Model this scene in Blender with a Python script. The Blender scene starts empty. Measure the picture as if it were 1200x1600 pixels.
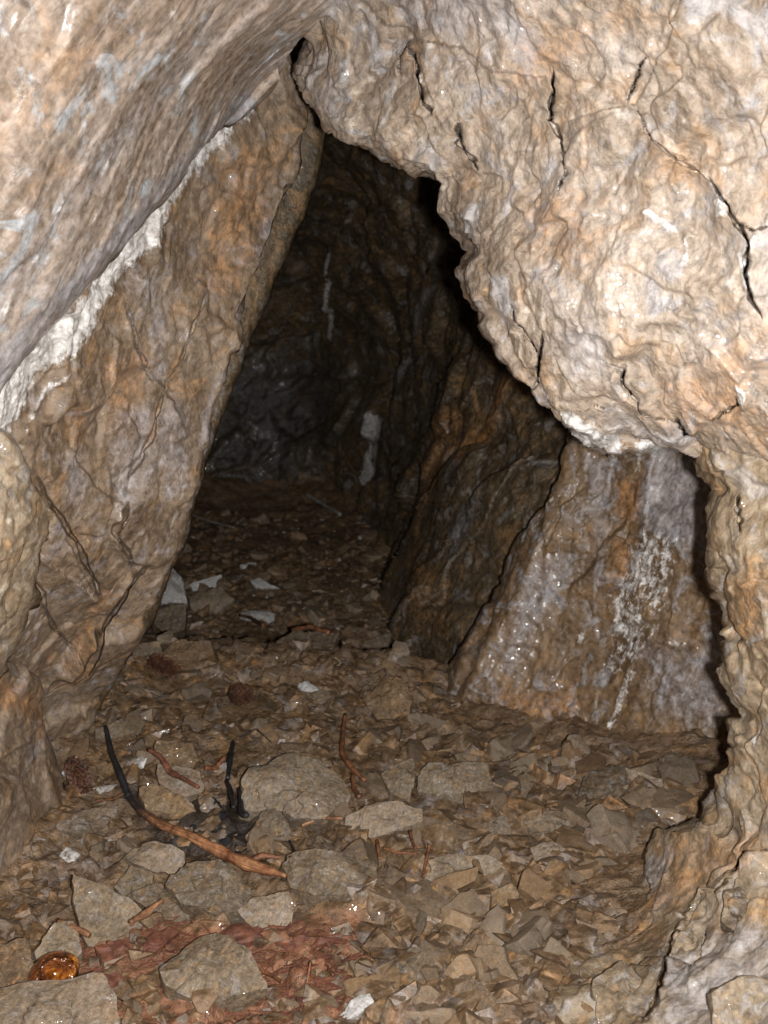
import bpy, bmesh, math, random
import numpy as np
from mathutils import Vector

random.seed(7)
RNG = np.random.default_rng(7)
scene = bpy.context.scene
COL = scene.collection

# ------------------------------------------------------------------ camera, world, flash, exposure
F = 1650.0                       # focal length in photo pixels (photo 1200 x 1600)
PITCH = math.radians(14.0)
CAM = np.array([0.0, 0.0, 0.95])
cd = bpy.data.cameras.new('camera'); cam = bpy.data.objects.new('camera', cd); COL.objects.link(cam)
cam.location = CAM; cam.rotation_euler = (math.radians(90) - PITCH, 0, 0)
cd.sensor_fit = 'HORIZONTAL'; cd.sensor_width = 36; cd.lens = 36 * F / 1200
cd.clip_start = 0.02; cd.clip_end = 100
cd.dof.use_dof = True; cd.dof.focus_distance = 1.6; cd.dof.aperture_fstop = 10
scene.camera = cam

world = bpy.data.worlds.new('World'); scene.world = world; world.use_nodes = True
world.node_tree.nodes['Background'].inputs[0].default_value = (0.5, 0.6, 0.8, 1)
world.node_tree.nodes['Background'].inputs[1].default_value = 0.0      # deep in a cave: no daylight reaches here

FW = np.array([0, math.cos(PITCH), -math.sin(PITCH)])
UP = np.array([0, math.sin(PITCH), math.cos(PITCH)])
RT = np.array([1.0, 0, 0])
fl = bpy.data.lights.new('camera_flash', 'AREA'); flo = bpy.data.objects.new('camera_flash', fl); COL.objects.link(flo)
fl.shape = 'RECTANGLE'; fl.size = 0.02; fl.size_y = 0.034; fl.energy = 47.0; fl.color = (1.0, 0.995, 0.99)
flo.location = CAM + RT * 0.055 - UP * 0.018 + FW * 0.0
flo.rotation_euler = cam.rotation_euler
scene.view_settings.view_transform = 'Standard'; scene.view_settings.look = 'None'
scene.view_settings.exposure = 0.0; scene.view_settings.gamma = 1.0
scene.render.engine = 'CYCLES'
scene.cycles.max_bounces = 5; scene.cycles.use_denoising = True
scene.cycles.sample_clamp_indirect = 4.0

# ------------------------------------------------------------------ pixel <-> place
def P(px, py, d):
    px = np.asarray(px, float); py = np.asarray(py, float); d = np.asarray(d, float)
    return CAM + (((px - 600) / F * d)[..., None] * RT + (-(py - 800) / F * d)[..., None] * UP + d[..., None] * FW)
def pix(p):
    q = p - CAM; d = q @ FW
    return 600 + F * (q @ RT) / d, 800 - F * (q @ UP) / d, d

# ------------------------------------------------------------------ noise in numpy
_perm = RNG.permutation(256).astype(np.int64)
_grad = RNG.normal(size=(256, 3)); _grad /= np.linalg.norm(_grad, axis=1)[:, None]
def _h(i, j, k): return _perm[(_perm[(_perm[i & 255] + j) & 255] + k) & 255]
def perlin(p):
    i = np.floor(p).astype(np.int64); f = p - i
    u = f * f * f * (f * (f * 6 - 15) + 10)
    out = 0
    for a in (0, 1):
        for b in (0, 1):
            for c in (0, 1):
                g = _grad[_h(i[:, 0] + a, i[:, 1] + b, i[:, 2] + c)]
                w = (u[:, 0] if a else 1 - u[:, 0]) * (u[:, 1] if b else 1 - u[:, 1]) * (u[:, 2] if c else 1 - u[:, 2])
                out = out + w * (g[:, 0] * (f[:, 0] - a) + g[:, 1] * (f[:, 1] - b) + g[:, 2] * (f[:, 2] - c))
    return out * 1.6
def fbm(p, scale, octv=4, gain=0.5, seed=0.0, ridge=False):
    p = p / scale + seed * 17.13; a = 1.0; s = 0; t = 0
    for o in range(octv):
        n = perlin(p)
        if ridge: n = 1 - 2 * np.abs(n)
        s = s + a * n; t += a; a *= gain; p = p * 2.03 + 5.7
    return s / t
def cells(p, scale, seed=0.0, k=16.0):
    """facetted cell noise: tilted planes, one for each cell, meeting in narrow creases; and the distance to the cell border"""
    p = (p / scale + seed * 31.7).astype(np.float32)
    i = np.floor(p).astype(np.int64); f1 = np.full(len(p), 9.0, np.float32); f2 = np.full(len(p), 9.0, np.float32)
    val = np.zeros(len(p), np.float32); wt = np.full(len(p), 1e-9, np.float32); G32 = _grad.astype(np.float32)
    for a in (-1, 0, 1):
        for b in (-1, 0, 1):
            for c in (-1, 0, 1):
                h = _h(i[:, 0] + a, i[:, 1] + b, i[:, 2] + c)
                r = p - (i + np.array([a, b, c])) - 0.5 - 0.42 * G32[(h * 7 + 3) & 255]; r = r.astype(np.float32)
                d = np.einsum('ij,ij->i', r, r)
                v = np.einsum('ij,ij->i', r, G32[(h * 13 + 5) & 255]) * 1.2 + (_perm[h] / 255.0 - 0.5) * 0.7
                w = np.exp(-k * d); val += w * v; wt += w
                near = d < f1
                f2 = np.where(near, f1, np.minimum(f2, d)); f1 = np.where(near, d, f1)
    return val / wt, np.sqrt(f2) - np.sqrt(f1)
def sstep(a, b, x):
    t = np.clip((x - a) / (b - a), 0, 1); return t * t * (3 - 2 * t)
def terrace(n, k, sharp=0.3):
    x = n * k; i = np.floor(x); f = x - i
    return (i + sstep(0.5 - sharp, 0.5 + sharp, f)) / k
def stretch(p, axis, s):
    a = np.array(axis, float); a /= np.linalg.norm(a)
    return p + np.outer(p @ a, a) * (s - 1)

# ------------------------------------------------------------------ plane curves and thin plate depth
def resample(pts, n):
    pts = np.array(pts, float); l = np.r_[0, np.cumsum(np.linalg.norm(np.diff(pts, axis=0), axis=1))]
    t = np.linspace(0, l[-1], n)
    return np.stack([np.interp(t, l, pts[:, k]) for k in range(pts.shape[1])], 1)
class TPS:
    def __init__(s, pts):
        a = np.array(pts, float); s.c = a[:, :2] / 1000; n = len(a)
        K = s.k(np.linalg.norm(s.c[:, None] - s.c[None], axis=2)); Pm = np.c_[np.ones(n), s.c]
        A = np.zeros((n + 3, n + 3)); A[:n, :n] = K + np.eye(n) * 1e-4; A[:n, n:] = Pm; A[n:, :n] = Pm.T
        s.w = np.linalg.solve(A, np.r_[a[:, 2], 0, 0, 0])
    def k(s, r): return np.where(r > 1e-9, r * r * np.log(r + 1e-12), 0)
    def __call__(s, x, y):
        q = np.stack([np.ravel(x), np.ravel(y)], 1) / 1000; n = len(s.c)
        o = np.zeros(len(q))
        for i in range(n): o += s.w[i] * s.k(np.linalg.norm(q - s.c[i], axis=1))
        o += s.w[n] + q @ s.w[n + 1:]
        return o.reshape(np.shape(x))
def polydist(x, y, line):
    """distance, side (+ on the right hand of travel), place along 0..1"""
    L = np.array(line, float); best = np.full(np.shape(x), 1e9); side = np.zeros(np.shape(x)); tt = np.zeros(np.shape(x))
    seg = np.linalg.norm(np.diff(L, axis=0), axis=1); tot = seg.sum(); acc = 0
    E = np.diff(L, axis=0) / np.maximum(seg, 1e-9)[:, None]
    for k, (a, sl) in enumerate(zip(L[:-1], seg)):
        e = E[k]; rx = x - a[0]; ry = y - a[1]
        t0 = rx * e[0] + ry * e[1]; t = np.clip(t0, 0, sl); dx = rx - t * e[0]; dy = ry - t * e[1]; d = np.hypot(dx, dy)
        e0 = e + E[k - 1] if k > 0 else e; e1 = e + E[k + 1] if k < len(E) - 1 else e
        ex = np.where(t0 <= 0, e0[0], np.where(t0 >= sl, e1[0], e[0])); ey = np.where(t0 <= 0, e0[1], np.where(t0 >= sl, e1[1], e[1]))
        m = d < best; best = np.where(m, d, best); side = np.where(m, np.sign(ex * dy - ey * dx), side); tt = np.where(m, (acc + t) / tot, tt); acc += sl
    return best, side, tt
def inpoly(x, y, poly):
    c = np.zeros(np.shape(x), bool); n = len(poly); j = n - 1
    for i in range(n):
        xi, yi = poly[i]; xj, yj = poly[j]
        if yi != yj: c ^= ((yi > y) != (yj > y)) & (x < (xj - xi) * (y - yi) / (yj - yi) + xi)
        j = i
    return c
def polymask(x, y, poly, soft):
    d, _, _ = polydist(x, y, list(poly) + [poly[0]])
    d = np.where(inpoly(x, y, poly), d, -d)
    return sstep(-soft, soft, d)

# ------------------------------------------------------------------ mesh helpers
def mesh_obj(name, verts, faces, mat, parent=None, smooth=True, masks=None):
    me = bpy.data.meshes.new(name)
    verts = np.asarray(verts, np.float32)
    if isinstance(faces, np.ndarray):
        nf, k = faces.shape
        me.vertices.add(len(verts)); me.vertices.foreach_set('co', verts.ravel())
        me.loops.add(nf * k); me.loops.foreach_set('vertex_index', faces.astype(np.int32).ravel())
        me.polygons.add(nf); me.polygons.foreach_set('loop_start', np.arange(0, nf * k, k, dtype=np.int32))
        me.polygons.foreach_set('loop_total', np.full(nf, k, np.int32))
        me.update(calc_edges=True); me.validate()
    else:
        me.from_pydata([tuple(v) for v in verts], [], faces); me.update()
    me.polygons.foreach_set('use_smooth', np.full(len(me.polygons), smooth, bool))
    if masks is not None:
        at = me.attributes.new('mask', 'FLOAT_COLOR', 'POINT'); at.data.foreach_set('color', np.asarray(masks, np.float32).ravel())
    me.materials.append(mat)
    o = bpy.data.objects.new(name, me); COL.objects.link(o)
    if parent: o.parent = parent
    return o
def tag(o, label=None, cat=None, group=None, kind=None):
    if label: o['label'] = label
    if cat: o['category'] = cat
    if group: o['group'] = group
    if kind: o['kind'] = kind
    return o
def grid_faces(n, m):
    a = np.arange(n * m).reshape(n, m)
    return np.stack([a[:-1, :-1].ravel(), a[:-1, 1:].ravel(), a[1:, 1:].ravel(), a[1:, :-1].ravel()], 1)
def grid_normals(G):
    du = np.gradient(G, axis=0); dv = np.gradient(G, axis=1)
    n = np.cross(du, dv); n /= np.linalg.norm(n, axis=2)[..., None] + 1e-12
    toc = CAM - G
    n = n * np.sign((n * toc).sum(2).mean())
    for _ in range(10):
        k = np.pad(n, ((1, 1), (1, 1), (0, 0)), 'edge'); n = (k[:-2, 1:-1] + k[2:, 1:-1] + k[1:-1, :-2] + k[1:-1, 2:] + 2 * n) / 6
    return n / (np.linalg.norm(n, axis=2)[..., None] + 1e-9)

# ------------------------------------------------------------------ materials
class NT:
    def __init__(s, name):
        s.m = bpy.data.materials.new(name); s.m.use_nodes = True; s.t = s.m.node_tree; s.bsdf = s.t.nodes['Principled BSDF']
        tc = s.n('ShaderNodeTexCoord'); s.co = tc.outputs['Object']
    def n(s, kind, **kw):
        x = s.t.nodes.new(kind)
        for k, v in kw.items(): setattr(x, k, v)
        return x
    def put(s, sock, v):
        if hasattr(v, 'is_linked') or isinstance(v, bpy.types.NodeSocket): s.t.links.new(v, sock)
        elif isinstance(v, (tuple, list)) and len(v) == 3 and len(sock.default_value) == 4: sock.default_value = (*v, 1)
        else: sock.default_value = v
    def noise(s, scale, detail=4, rough=0.55, dist=0.0, vec=None, lac=2.0):
        x = s.n('ShaderNodeTexNoise'); s.put(x.inputs['Vector'], vec or s.co); x.inputs['Scale'].default_value = scale
        x.inputs['Detail'].default_value = detail; x.inputs['Roughness'].default_value = rough; x.inputs['Distortion'].default_value = dist
        x.inputs['Lacunarity'].default_value = lac
        return x.outputs['Fac']
    def vor(s, scale, feature='F1', vec=None):
        x = s.n('ShaderNodeTexVoronoi', feature=feature); s.put(x.inputs['Vector'], vec or s.co); x.inputs['Scale'].default_value = scale
        return x.outputs['Distance']
    def math(s, op, a, b=0.0, clamp=False):
        x = s.n('ShaderNodeMath', operation=op, use_clamp=clamp); s.put(x.inputs[0], a); s.put(x.inputs[1], b); return x.outputs[0]
    def rng(s, v, a, b, c=0.0, d=1.0):
        x = s.n('ShaderNodeMapRange', interpolation_type='SMOOTHSTEP')
        for i, q in zip(x.inputs[:5], (v, a, b, c, d)): s.put(i, q)
        return x.outputs[0]
    def mix(s, f, a, b, mode='MIX'):
        x = s.n('ShaderNodeMix', data_type='RGBA', blend_type=mode); s.put(x.inputs[0], f); s.put(x.inputs[6], a); s.put(x.inputs[7], b); return x.outputs[2]
    def ramp(s, v, stops):
        x = s.n('ShaderNodeValToRGB'); s.put(x.inputs[0], v); e = x.color_ramp.elements
        while len(e) < len(stops): e.new(0.5)
        for q, (p, c) in zip(e, stops): q.position = p; q.color = (*c, 1)
        return x.outputs[0]
    def mapping(s, axis_from, scale):
        """stretch the pattern: rotate so that local z lies on axis_from, then scale"""
        x = s.n('ShaderNodeMapping', vector_type='POINT'); s.put(x.inputs[0], s.co)
        q = Vector(axis_from).normalized().rotation_difference(Vector((0, 0, 1)))
        x.inputs['Rotation'].default_value = q.to_euler('XYZ')
        y = s.n('ShaderNodeMapping'); s.put(y.inputs[0], x.outputs[0]); y.inputs['Scale'].default_value = scale
        return y.outputs[0]
    def bump(s, h, strength, dist, normal=None):
        x = s.n('ShaderNodeBump'); x.inputs['Strength'].default_value = strength; x.inputs['Distance'].default_value = dist
        s.put(x.inputs['Height'], h)
        if normal: s.put(x.inputs['Normal'], normal)
        return x.outputs[0]

def rock_mat(name, stops, axis=(0.5, 0.1, 0.8), aniso=(9, 9, 1.6), big=5.0, rough=(0.32, 0.72), bump=1.0, fine=(0.5, 1.42), pale=0.35,
             ochre=0.5, grey=0.4, white_col=(0.54, 0.515, 0.49), per_object=False, streak=0.55, spec=0.5, ts=1.0, wet=0.5, grey_col=(0.31, 0.285, 0.27), stain=((0.17, 0.070, 0.026), (0.42, 0.20, 0.065))):
    k = NT(name)
    co = k.co
    if ts != 1.0:
        va = k.n('ShaderNodeVectorMath', operation='SCALE'); k.put(va.inputs[0], co); va.inputs['Scale'].default_value = ts; k.co = co = va.outputs[0]
    if per_object:
        oi = k.n('ShaderNodeObjectInfo'); va = k.n('ShaderNodeVectorMath', operation='MULTIPLY_ADD')
        k.put(va.inputs[0], oi.outputs['Random']); va.inputs[1].default_value = (37, 53, 71); k.put(va.inputs[2], co)
        k.co = co = va.outputs[0]; rnd = oi.outputs['Random']
    st = k.mapping(axis, aniso)
    n1 = k.noise(big, 5, 0.62, 0.6)
    n2 = k.noise(4.0, 6, 0.68, 0.8, st)
    n3 = k.noise(75 / ts ** 0.5, 5, 0.7, 0.3)
    n4 = k.noise(15, 5, 0.68, 1.0)
    n6 = k.noise(13, 6, 0.72, 0.6, st)
    base = k.math('ADD', k.math('MULTIPLY', n1, 1 - streak), k.math('MULTIPLY', n2, streak))
    base = k.math('ADD', k.math('MULTIPLY', k.math('SUBTRACT', base, 0.5), 1.5), 0.5)
    if per_object:
        base = k.math('ADD', base, k.math('MULTIPLY', k.math('SUBTRACT', rnd, 0.5), 0.36))
    col = k.ramp(base, stops)
    col = k.mix(k.math('MULTIPLY', k.rng(n4, 0.53, 0.66), ochre), col, (0.40, 0.215, 0.085))
    col = k.mix(k.math('MULTIPLY', k.rng(n4, 0.47, 0.36), grey), col, grey_col)
    col = k.mix(k.math('MULTIPLY', k.rng(n6, 0.56, 0.68), pale), col, (0.55, 0.495, 0.43))
    col = k.mix(k.math('MULTIPLY', k.rng(n6, 0.44, 0.33), 0.5), col, (0.115, 0.072, 0.038))
    at = k.n('ShaderNodeAttribute', attribute_name='mask'); sp = k.n('ShaderNodeSeparateColor'); k.put(sp.inputs[0], at.outputs['Color'])
    jit = k.math('MULTIPLY', k.math('SUBTRACT', k.math('ADD', k.math('MULTIPLY', n6, 0.6), k.math('MULTIPLY', n3, 0.4)), 0.5), 1.7)
    def m(s): return k.math('MULTIPLY', k.rng(k.math('ADD', s, k.math('MULTIPLY', jit, k.rng(s, 0.0, 0.25))), 0.15, 0.95), k.rng(s, 0.02, 0.2))
    rr = k.rng(n3, 0.36, 0.62, rough[0], rough[1])
    if not per_object:
        mo, mg, mk = m(sp.outputs[1]), m(sp.outputs[2]), m(at.outputs['Alpha'])
        mw = k.rng(k.math('ADD', sp.outputs[0], k.math('MULTIPLY', jit, k.math('MULTIPLY', k.rng(sp.outputs[0], 0.0, 0.3), 1.5))), 0.38, 0.72)
        col = k.mix(k.math('MULTIPLY', mo, 0.75), col, k.ramp(n6, [(0.35, stain[0]), (0.6, stain[1])]))
        col = k.mix(k.math('MULTIPLY', mg, 0.7), col, k.ramp(n6, [(0.35, (0.17, 0.155, 0.16)), (0.65, (0.37, 0.35, 0.355))]))
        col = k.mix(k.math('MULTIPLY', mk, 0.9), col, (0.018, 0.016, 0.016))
        col = k.mix(k.math('MULTIPLY', mw, 1.0), col, k.ramp(n3, [(0.3, (0.45, 0.40, 0.35)), (0.6, white_col)]))
    tone = k.ramp(n3, [(0.30, (fine[0],) * 3), (0.72, (fine[1],) * 3)])
    col = k.mix(1.0, col, tone, 'MULTIPLY')
    k.put(k.bsdf.inputs['Base Color'], col)
    k.put(k.bsdf.inputs['Roughness'], rr)
    k.bsdf.inputs['Specular IOR Level'].default_value = spec
    cw = k.math('MULTIPLY', k.rng(n1, 0.50, 0.60), wet)
    if not per_object: cw = k.math('MAXIMUM', cw, k.math('MULTIPLY', mw, 0.8))
    k.put(k.bsdf.inputs['Coat Weight'], cw); k.bsdf.inputs['Coat Roughness'].default_value = 0.07
    hgt = k.math('ADD', k.math('MULTIPLY', n3, 1.0), k.math('MULTIPLY', k.noise(260 / ts ** 0.5, 3, 0.7), 0.30))
    nb = k.bump(hgt, 0.75 * min(bump, 1.3), 0.0055 * bump * ts ** 0.5); k.put(k.bsdf.inputs['Normal'], nb); k.put(k.bsdf.inputs['Coat Normal'], k.bump(k.noise(50 / ts ** 0.5, 2, 0.6), 0.6, 0.012 * ts ** 0.5))
    return k.m

TAN = [(0.22, (0.095, 0.068, 0.046)), (0.38, (0.185, 0.138, 0.094)), (0.52, (0.262, 0.205, 0.148)), (0.64, (0.325, 0.265, 0.205)), (0.78, (0.39, 0.345, 0.295))]
PALETAN = [(p, tuple(min(0.55, 1.22 * q + 0.012) for q in c)) for p, c in TAN]
def warm(st, g, b, f=1.0): return [(p, (c[0] * f, c[1] * g * f, c[2] * b * f)) for p, c in st]
MID = warm(TAN, 0.90, 0.81, 0.78); PALETAN = warm(PALETAN, 0.99, 1.02, 0.92)
BROWN = [(0.24, (0.058, 0.040, 0.024)), (0.40, (0.122, 0.087, 0.052)), (0.52, (0.180, 0.133, 0.084)), (0.64, (0.235, 0.182, 0.126)), (0.78, (0.32, 0.265, 0.205))]

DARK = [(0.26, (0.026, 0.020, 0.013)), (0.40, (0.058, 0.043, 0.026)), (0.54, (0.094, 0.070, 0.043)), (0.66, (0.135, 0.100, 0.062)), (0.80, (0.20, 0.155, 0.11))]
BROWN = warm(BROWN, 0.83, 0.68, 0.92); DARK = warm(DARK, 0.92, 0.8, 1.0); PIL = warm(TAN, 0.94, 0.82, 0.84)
FOL = P(700, 100, 1) - P(0, 900, 1)          # strike of the foliation: from lower left to upper right
M_BOULDER = rock_mat('tan_boulder_rock', PALETAN, axis=(0.55, 0.2, -0.8), aniso=(3.2, 3.2, 2.0), bump=1.0, ochre=0.36, grey=0.9, grey_col=(0.33, 0.305, 0.295), pale=0.5, streak=0.3, rough=(0.22, 0.7), wet=1.0)
M_ROOF = rock_mat('streaked_wall_rock', warm(PALETAN, 1.0, 1.04, 0.92), axis=FOL, aniso=(7, 7, 0.9), bump=0.45, grey_col=(0.35, 0.355, 0.36), ochre=0.2, grey=1.0, pale=0.4, streak=0.75, rough=(0.22, 0.6), wet=0.8)
M_SLAB = rock_mat('slab_rock', MID, axis=(0.25, 0.1, 0.95), aniso=(3, 3, 1.8), bump=0.9, ochre=0.45, grey=0.7, grey_col=(0.27, 0.235, 0.225), pale=0.3, streak=0.3, wet=0.8)
M_ALCOVE = rock_mat('alcove_rock', warm(BROWN, 1, 1, 0.85), axis=(0.4, 0.1, 0.9), aniso=(4, 4, 1.8), bump=0.6, ochre=0.3, grey=0.85, grey_col=(0.27, 0.25, 0.245), pale=0.25, streak=0.35, wet=0.5)
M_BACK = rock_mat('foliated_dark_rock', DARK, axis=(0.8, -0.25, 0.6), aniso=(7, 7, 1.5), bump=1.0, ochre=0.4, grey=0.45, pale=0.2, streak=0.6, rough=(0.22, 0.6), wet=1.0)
M_PILLAR = rock_mat('pillar_rock', PIL, axis=(0.6, 0.1, 0.7), aniso=(3.5, 3.5, 2.0), bump=0.9, ochre=0.5, grey=0.55, pale=0.35, streak=0.35, wet=0.7)
M_FLOOR = rock_mat('wet_muddy_ground', BROWN, axis=(1, 0.1, 0), aniso=(6, 6, 3), big=7, bump=1.3, ochre=0.35, grey=0.2, pale=0.3, rough=(0.2, 0.65), wet=0.9, stain=((0.12, 0.042, 0.020), (0.30, 0.125, 0.062)))
M_STONE = rock_mat('loose_stone', warm([(0.22, (0.085, 0.058, 0.034)), (0.40, (0.165, 0.118, 0.070)), (0.52, (0.235, 0.172, 0.108)), (0.64, (0.28, 0.222, 0.155)), (0.8, (0.34, 0.29, 0.235))], 0.92, 0.85, 0.82),
                   axis=(0.2, 0.9, 0.3), aniso=(8, 8, 2.0), big=6, bump=0.8, per_object=True, ochre=0.5, grey=0.4, pale=0.25, rough=(0.3, 0.75))

# ------------------------------------------------------------------ rock bodies
def rock_noise(p, a):
    """relief in metres, + outwards"""
    d = np.zeros(len(p)); ax = a.get('axis', FOL); s = stretch(p, ax, a.get('st', 0.45))
    if a.get('lump'): d += a['lump'][1] * fbm(s, a['lump'][0], 3, seed=a['seed'])
    if a.get('ridge'): d += a['ridge'][1] * fbm(s, a['ridge'][0], 4, seed=a['seed'] + 1, ridge=True)
    if a.get('terr'):
        n = fbm(s, a['terr'][0], 4, 0.55, seed=a['seed'] + 2); d += 0.5 * a['terr'][1] * terrace(n, a['terr'][2])
    wp = np.stack([fbm(p, 0.06, 2, seed=a['seed'] + q) for q in (4, 5, 6)], 1)
    for i, (sc, am, gr) in enumerate(a.get('cells', ())):
        w = p + 0.25 * min(sc, 0.08) * wp
        v, e = cells(stretch(w, ax, a.get('st', 0.45)), sc, a['seed'] + i, 45.0 if sc > 0.03 else 20.0); d += am * v - gr * (1 - sstep(0.0, 0.10, e))
    if a.get('fine'): d += a['fine'][1] * fbm(p, a['fine'][0], 4, 0.6, seed=a['seed'] + 9)
    return d

def patch(name, mat, top, right, bottom, left, depth, n, m, relief, skirts='', skirt=0.6, roll=0.05, roll_px=40, ledges=(), cracks=(), masks=None, jag=0.0, pre=None, sk_rows=22):
    """A body of rock whose visible face spans four border curves (photo pixels), with its own depth, folded back along 'skirts'."""
    T = resample(top, m); B = resample(bottom, m); L = resample(left, n); R = resample(right, n)
    def jitter(C, key, amp):
        if key in skirts and amp:
            q = np.c_[C, np.full(len(C), relief['seed'] * 50.0)]
            k = np.minimum(1, np.minimum(np.arange(len(C)), np.arange(len(C))[::-1]) / 30)[:, None]
            C = C + k * amp * np.stack([fbm(q, 34, 3, 0.5, seed=1), fbm(q, 34, 3, 0.5, seed=2)], 1) * 1.6
        return C
    T, B, L, R = jitter(T, 't', jag), jitter(B, 'b', jag), jitter(L, 'l', jag), jitter(R, 'r', jag)
    s = np.linspace(0, 1, m)[None, :, None]; t = np.linspace(0, 1, n)[:, None, None]
    X = (1 - t) * T[None] + t * B[None] + (1 - s) * L[:, None] + s * R[:, None] \
        - ((1 - s) * (1 - t) * T[0] + s * (1 - t) * T[-1] + (1 - s) * t * B[0] + s * t * B[-1])
    px, py = X[..., 0], X[..., 1]
    d = TPS(depth)(px, py)
    if pre is not None: d = d + pre(px, py)
    # roundness along the free edges
    for key, e in (('l', np.s_[:, :1]), ('r', np.s_[:, -1:]), ('t', np.s_[:1]), ('b', np.s_[-1:])):
        if key in skirts:
            dist = np.hypot(px - px[e], py - py[e])
            q = 1 - np.clip(dist / roll_px, 0, 1); d = d + roll * (1 - np.sqrt(np.clip(1 - q * q, 0, 1)))
    sunk = np.zeros_like(d)
    q = np.stack([px.ravel(), py.ravel(), np.zeros(px.size)], 1)
    jx = px + 7 * fbm(q, 45, 3, seed=3).reshape(px.shape); jy = py + 7 * fbm(q, 45, 3, seed=4).reshape(px.shape)
    for line, h, w in ledges:
        dist, side, tt = polydist(jx, jy, line); tp = np.minimum(1, np.minimum(tt, 1 - tt) * 5)
        sunk -= h * tp * np.where(side > 0, np.exp(-dist / w), 0)
    for line, h, w in cracks:
        dist, side, tt = polydist(jx, jy, line); tp = np.minimum(1, np.minimum(tt, 1 - tt) * 4)
        ww = 0.62 * w * (0.30 + 0.70 * tp) * (1 + 0.45 * np.sin(tt * 23 + w))
        sunk += 1.7 * h * tp ** 0.7 * (1 - sstep(ww * 0.7, ww * 1.1, dist))
    d0 = d; G = P(px, py, d0)
    # folds behind the free edges
    rows0 = rows1 = cols0 = cols1 = 0
    def fold(G, px, py, d, axis, at_start):
        K = sk_rows; e = [0 if at_start else -1]
        tk = np.arange(1, K + 1) / K
        sl = (slice(0, 1) if at_start else slice(-1, None)); sl = (sl, slice(None)) if axis == 0 else (slice(None), sl)
        inn = (slice(6, 7) if at_start else slice(-7, -6)); inn = (inn, slice(None)) if axis == 0 else (slice(None), inn)
        vx, vy = px[inn] - px[sl], py[inn] - py[sl]; ln = np.hypot(vx, vy) + 1e-6; vx, vy = vx / ln, vy / ln
        out = []
        for q in tk:
            dd = d[sl] + skirt * q ** 1.6 + 0.012 * q
            out.append((px[sl] + vx * 60 * q, py[sl] + vy * 60 * q, dd))
        if at_start: out = out[::-1]
        cx = np.concatenate([o[0] for o in out], axis); cy = np.concatenate([o[1] for o in out], axis); cdp = np.concatenate([o[2] for o in out], axis)
        return cx, cy, cdp
    D = d
    pxx, pyy, sk = px, py, sunk
    if 't' in skirts:
        a, b, c = fold(G, pxx, pyy, D, 0, True); pxx = np.concatenate([a, pxx], 0); pyy = np.concatenate([b, pyy], 0); D = np.concatenate([c, D], 0); sk = np.concatenate([np.zeros_like(a), sk], 0)
    if 'b' in skirts:
        a, b, c = fold(G, pxx, pyy, D, 0, False); pxx = np.concatenate([pxx, a], 0); pyy = np.concatenate([pyy, b], 0); D = np.concatenate([D, c], 0); sk = np.concatenate([sk, np.zeros_like(a)], 0)
    if 'l' in skirts:
        a, b, c = fold(G, pxx, pyy, D, 1, True); pxx = np.concatenate([a, pxx], 1); pyy = np.concatenate([b, pyy], 1); D = np.concatenate([c, D], 1); sk = np.concatenate([np.zeros_like(a), sk], 1)
    if 'r' in skirts:
        a, b, c = fold(G, pxx, pyy, D, 1, False); pxx = np.concatenate([pxx, a], 1); pyy = np.concatenate([pyy, b], 1); D = np.concatenate([D, c], 1); sk = np.concatenate([sk, np.zeros_like(a)], 1)
    G = P(pxx, pyy, D)
    N = grid_normals(G)
    disp = rock_noise(G.reshape(-1, 3), relief).reshape(D.shape)
    n0 = sk_rows if 't' in skirts else 0; n1 = sk_rows if 'b' in skirts else 0; c0 = sk_rows if 'l' in skirts else 0; c1 = sk_rows if 'r' in skirts else 0
    a = np.arange(D.shape[0]); b = np.arange(D.shape[1])
    far = np.maximum(np.maximum(n0 - a, a - (D.shape[0] - 1 - n1)), 0)[:, None] + np.maximum(np.maximum(c0 - b, b - (D.shape[1] - 1 - c1)), 0)[None]
    disp = disp * (0.45 + 0.55 * np.exp(-far / 4.0))
    ray = (G - CAM) / np.linalg.norm(G - CAM, axis=2)[..., None]
    H = G + N * disp[..., None] + ray * sk[..., None]
    mk = np.zeros((*D.shape, 4), np.float32)
    if masks: mk = masks(pxx, pyy, H, mk)
    if mk[..., 0].max() > 0.1:      # the mineral crust stands proud of the rock
        H = H + N * (mk[..., 0] * (0.003 + 0.006 * fbm(stretch(G.reshape(-1, 3), FOL, 0.3), 0.012, 3, 0.6, seed=3).reshape(D.shape)))[..., None]
    fc = grid_faces(*D.shape)
    v = H.reshape(-1, 3)
    # faces turned to the viewer
    c0 = v[fc[:, 0]]; nn = np.cross(v[fc[:, 1]] - c0, v[fc[:, 3]] - c0)
    if ((CAM - c0) * nn).sum() < 0: fc = fc[:, ::-1]
    return mesh_obj(name, v, fc, mat, masks=mk.reshape(-1, 4))

def put(mk, ch, val): mk[..., ch] = np.maximum(mk[..., ch], val)

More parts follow.
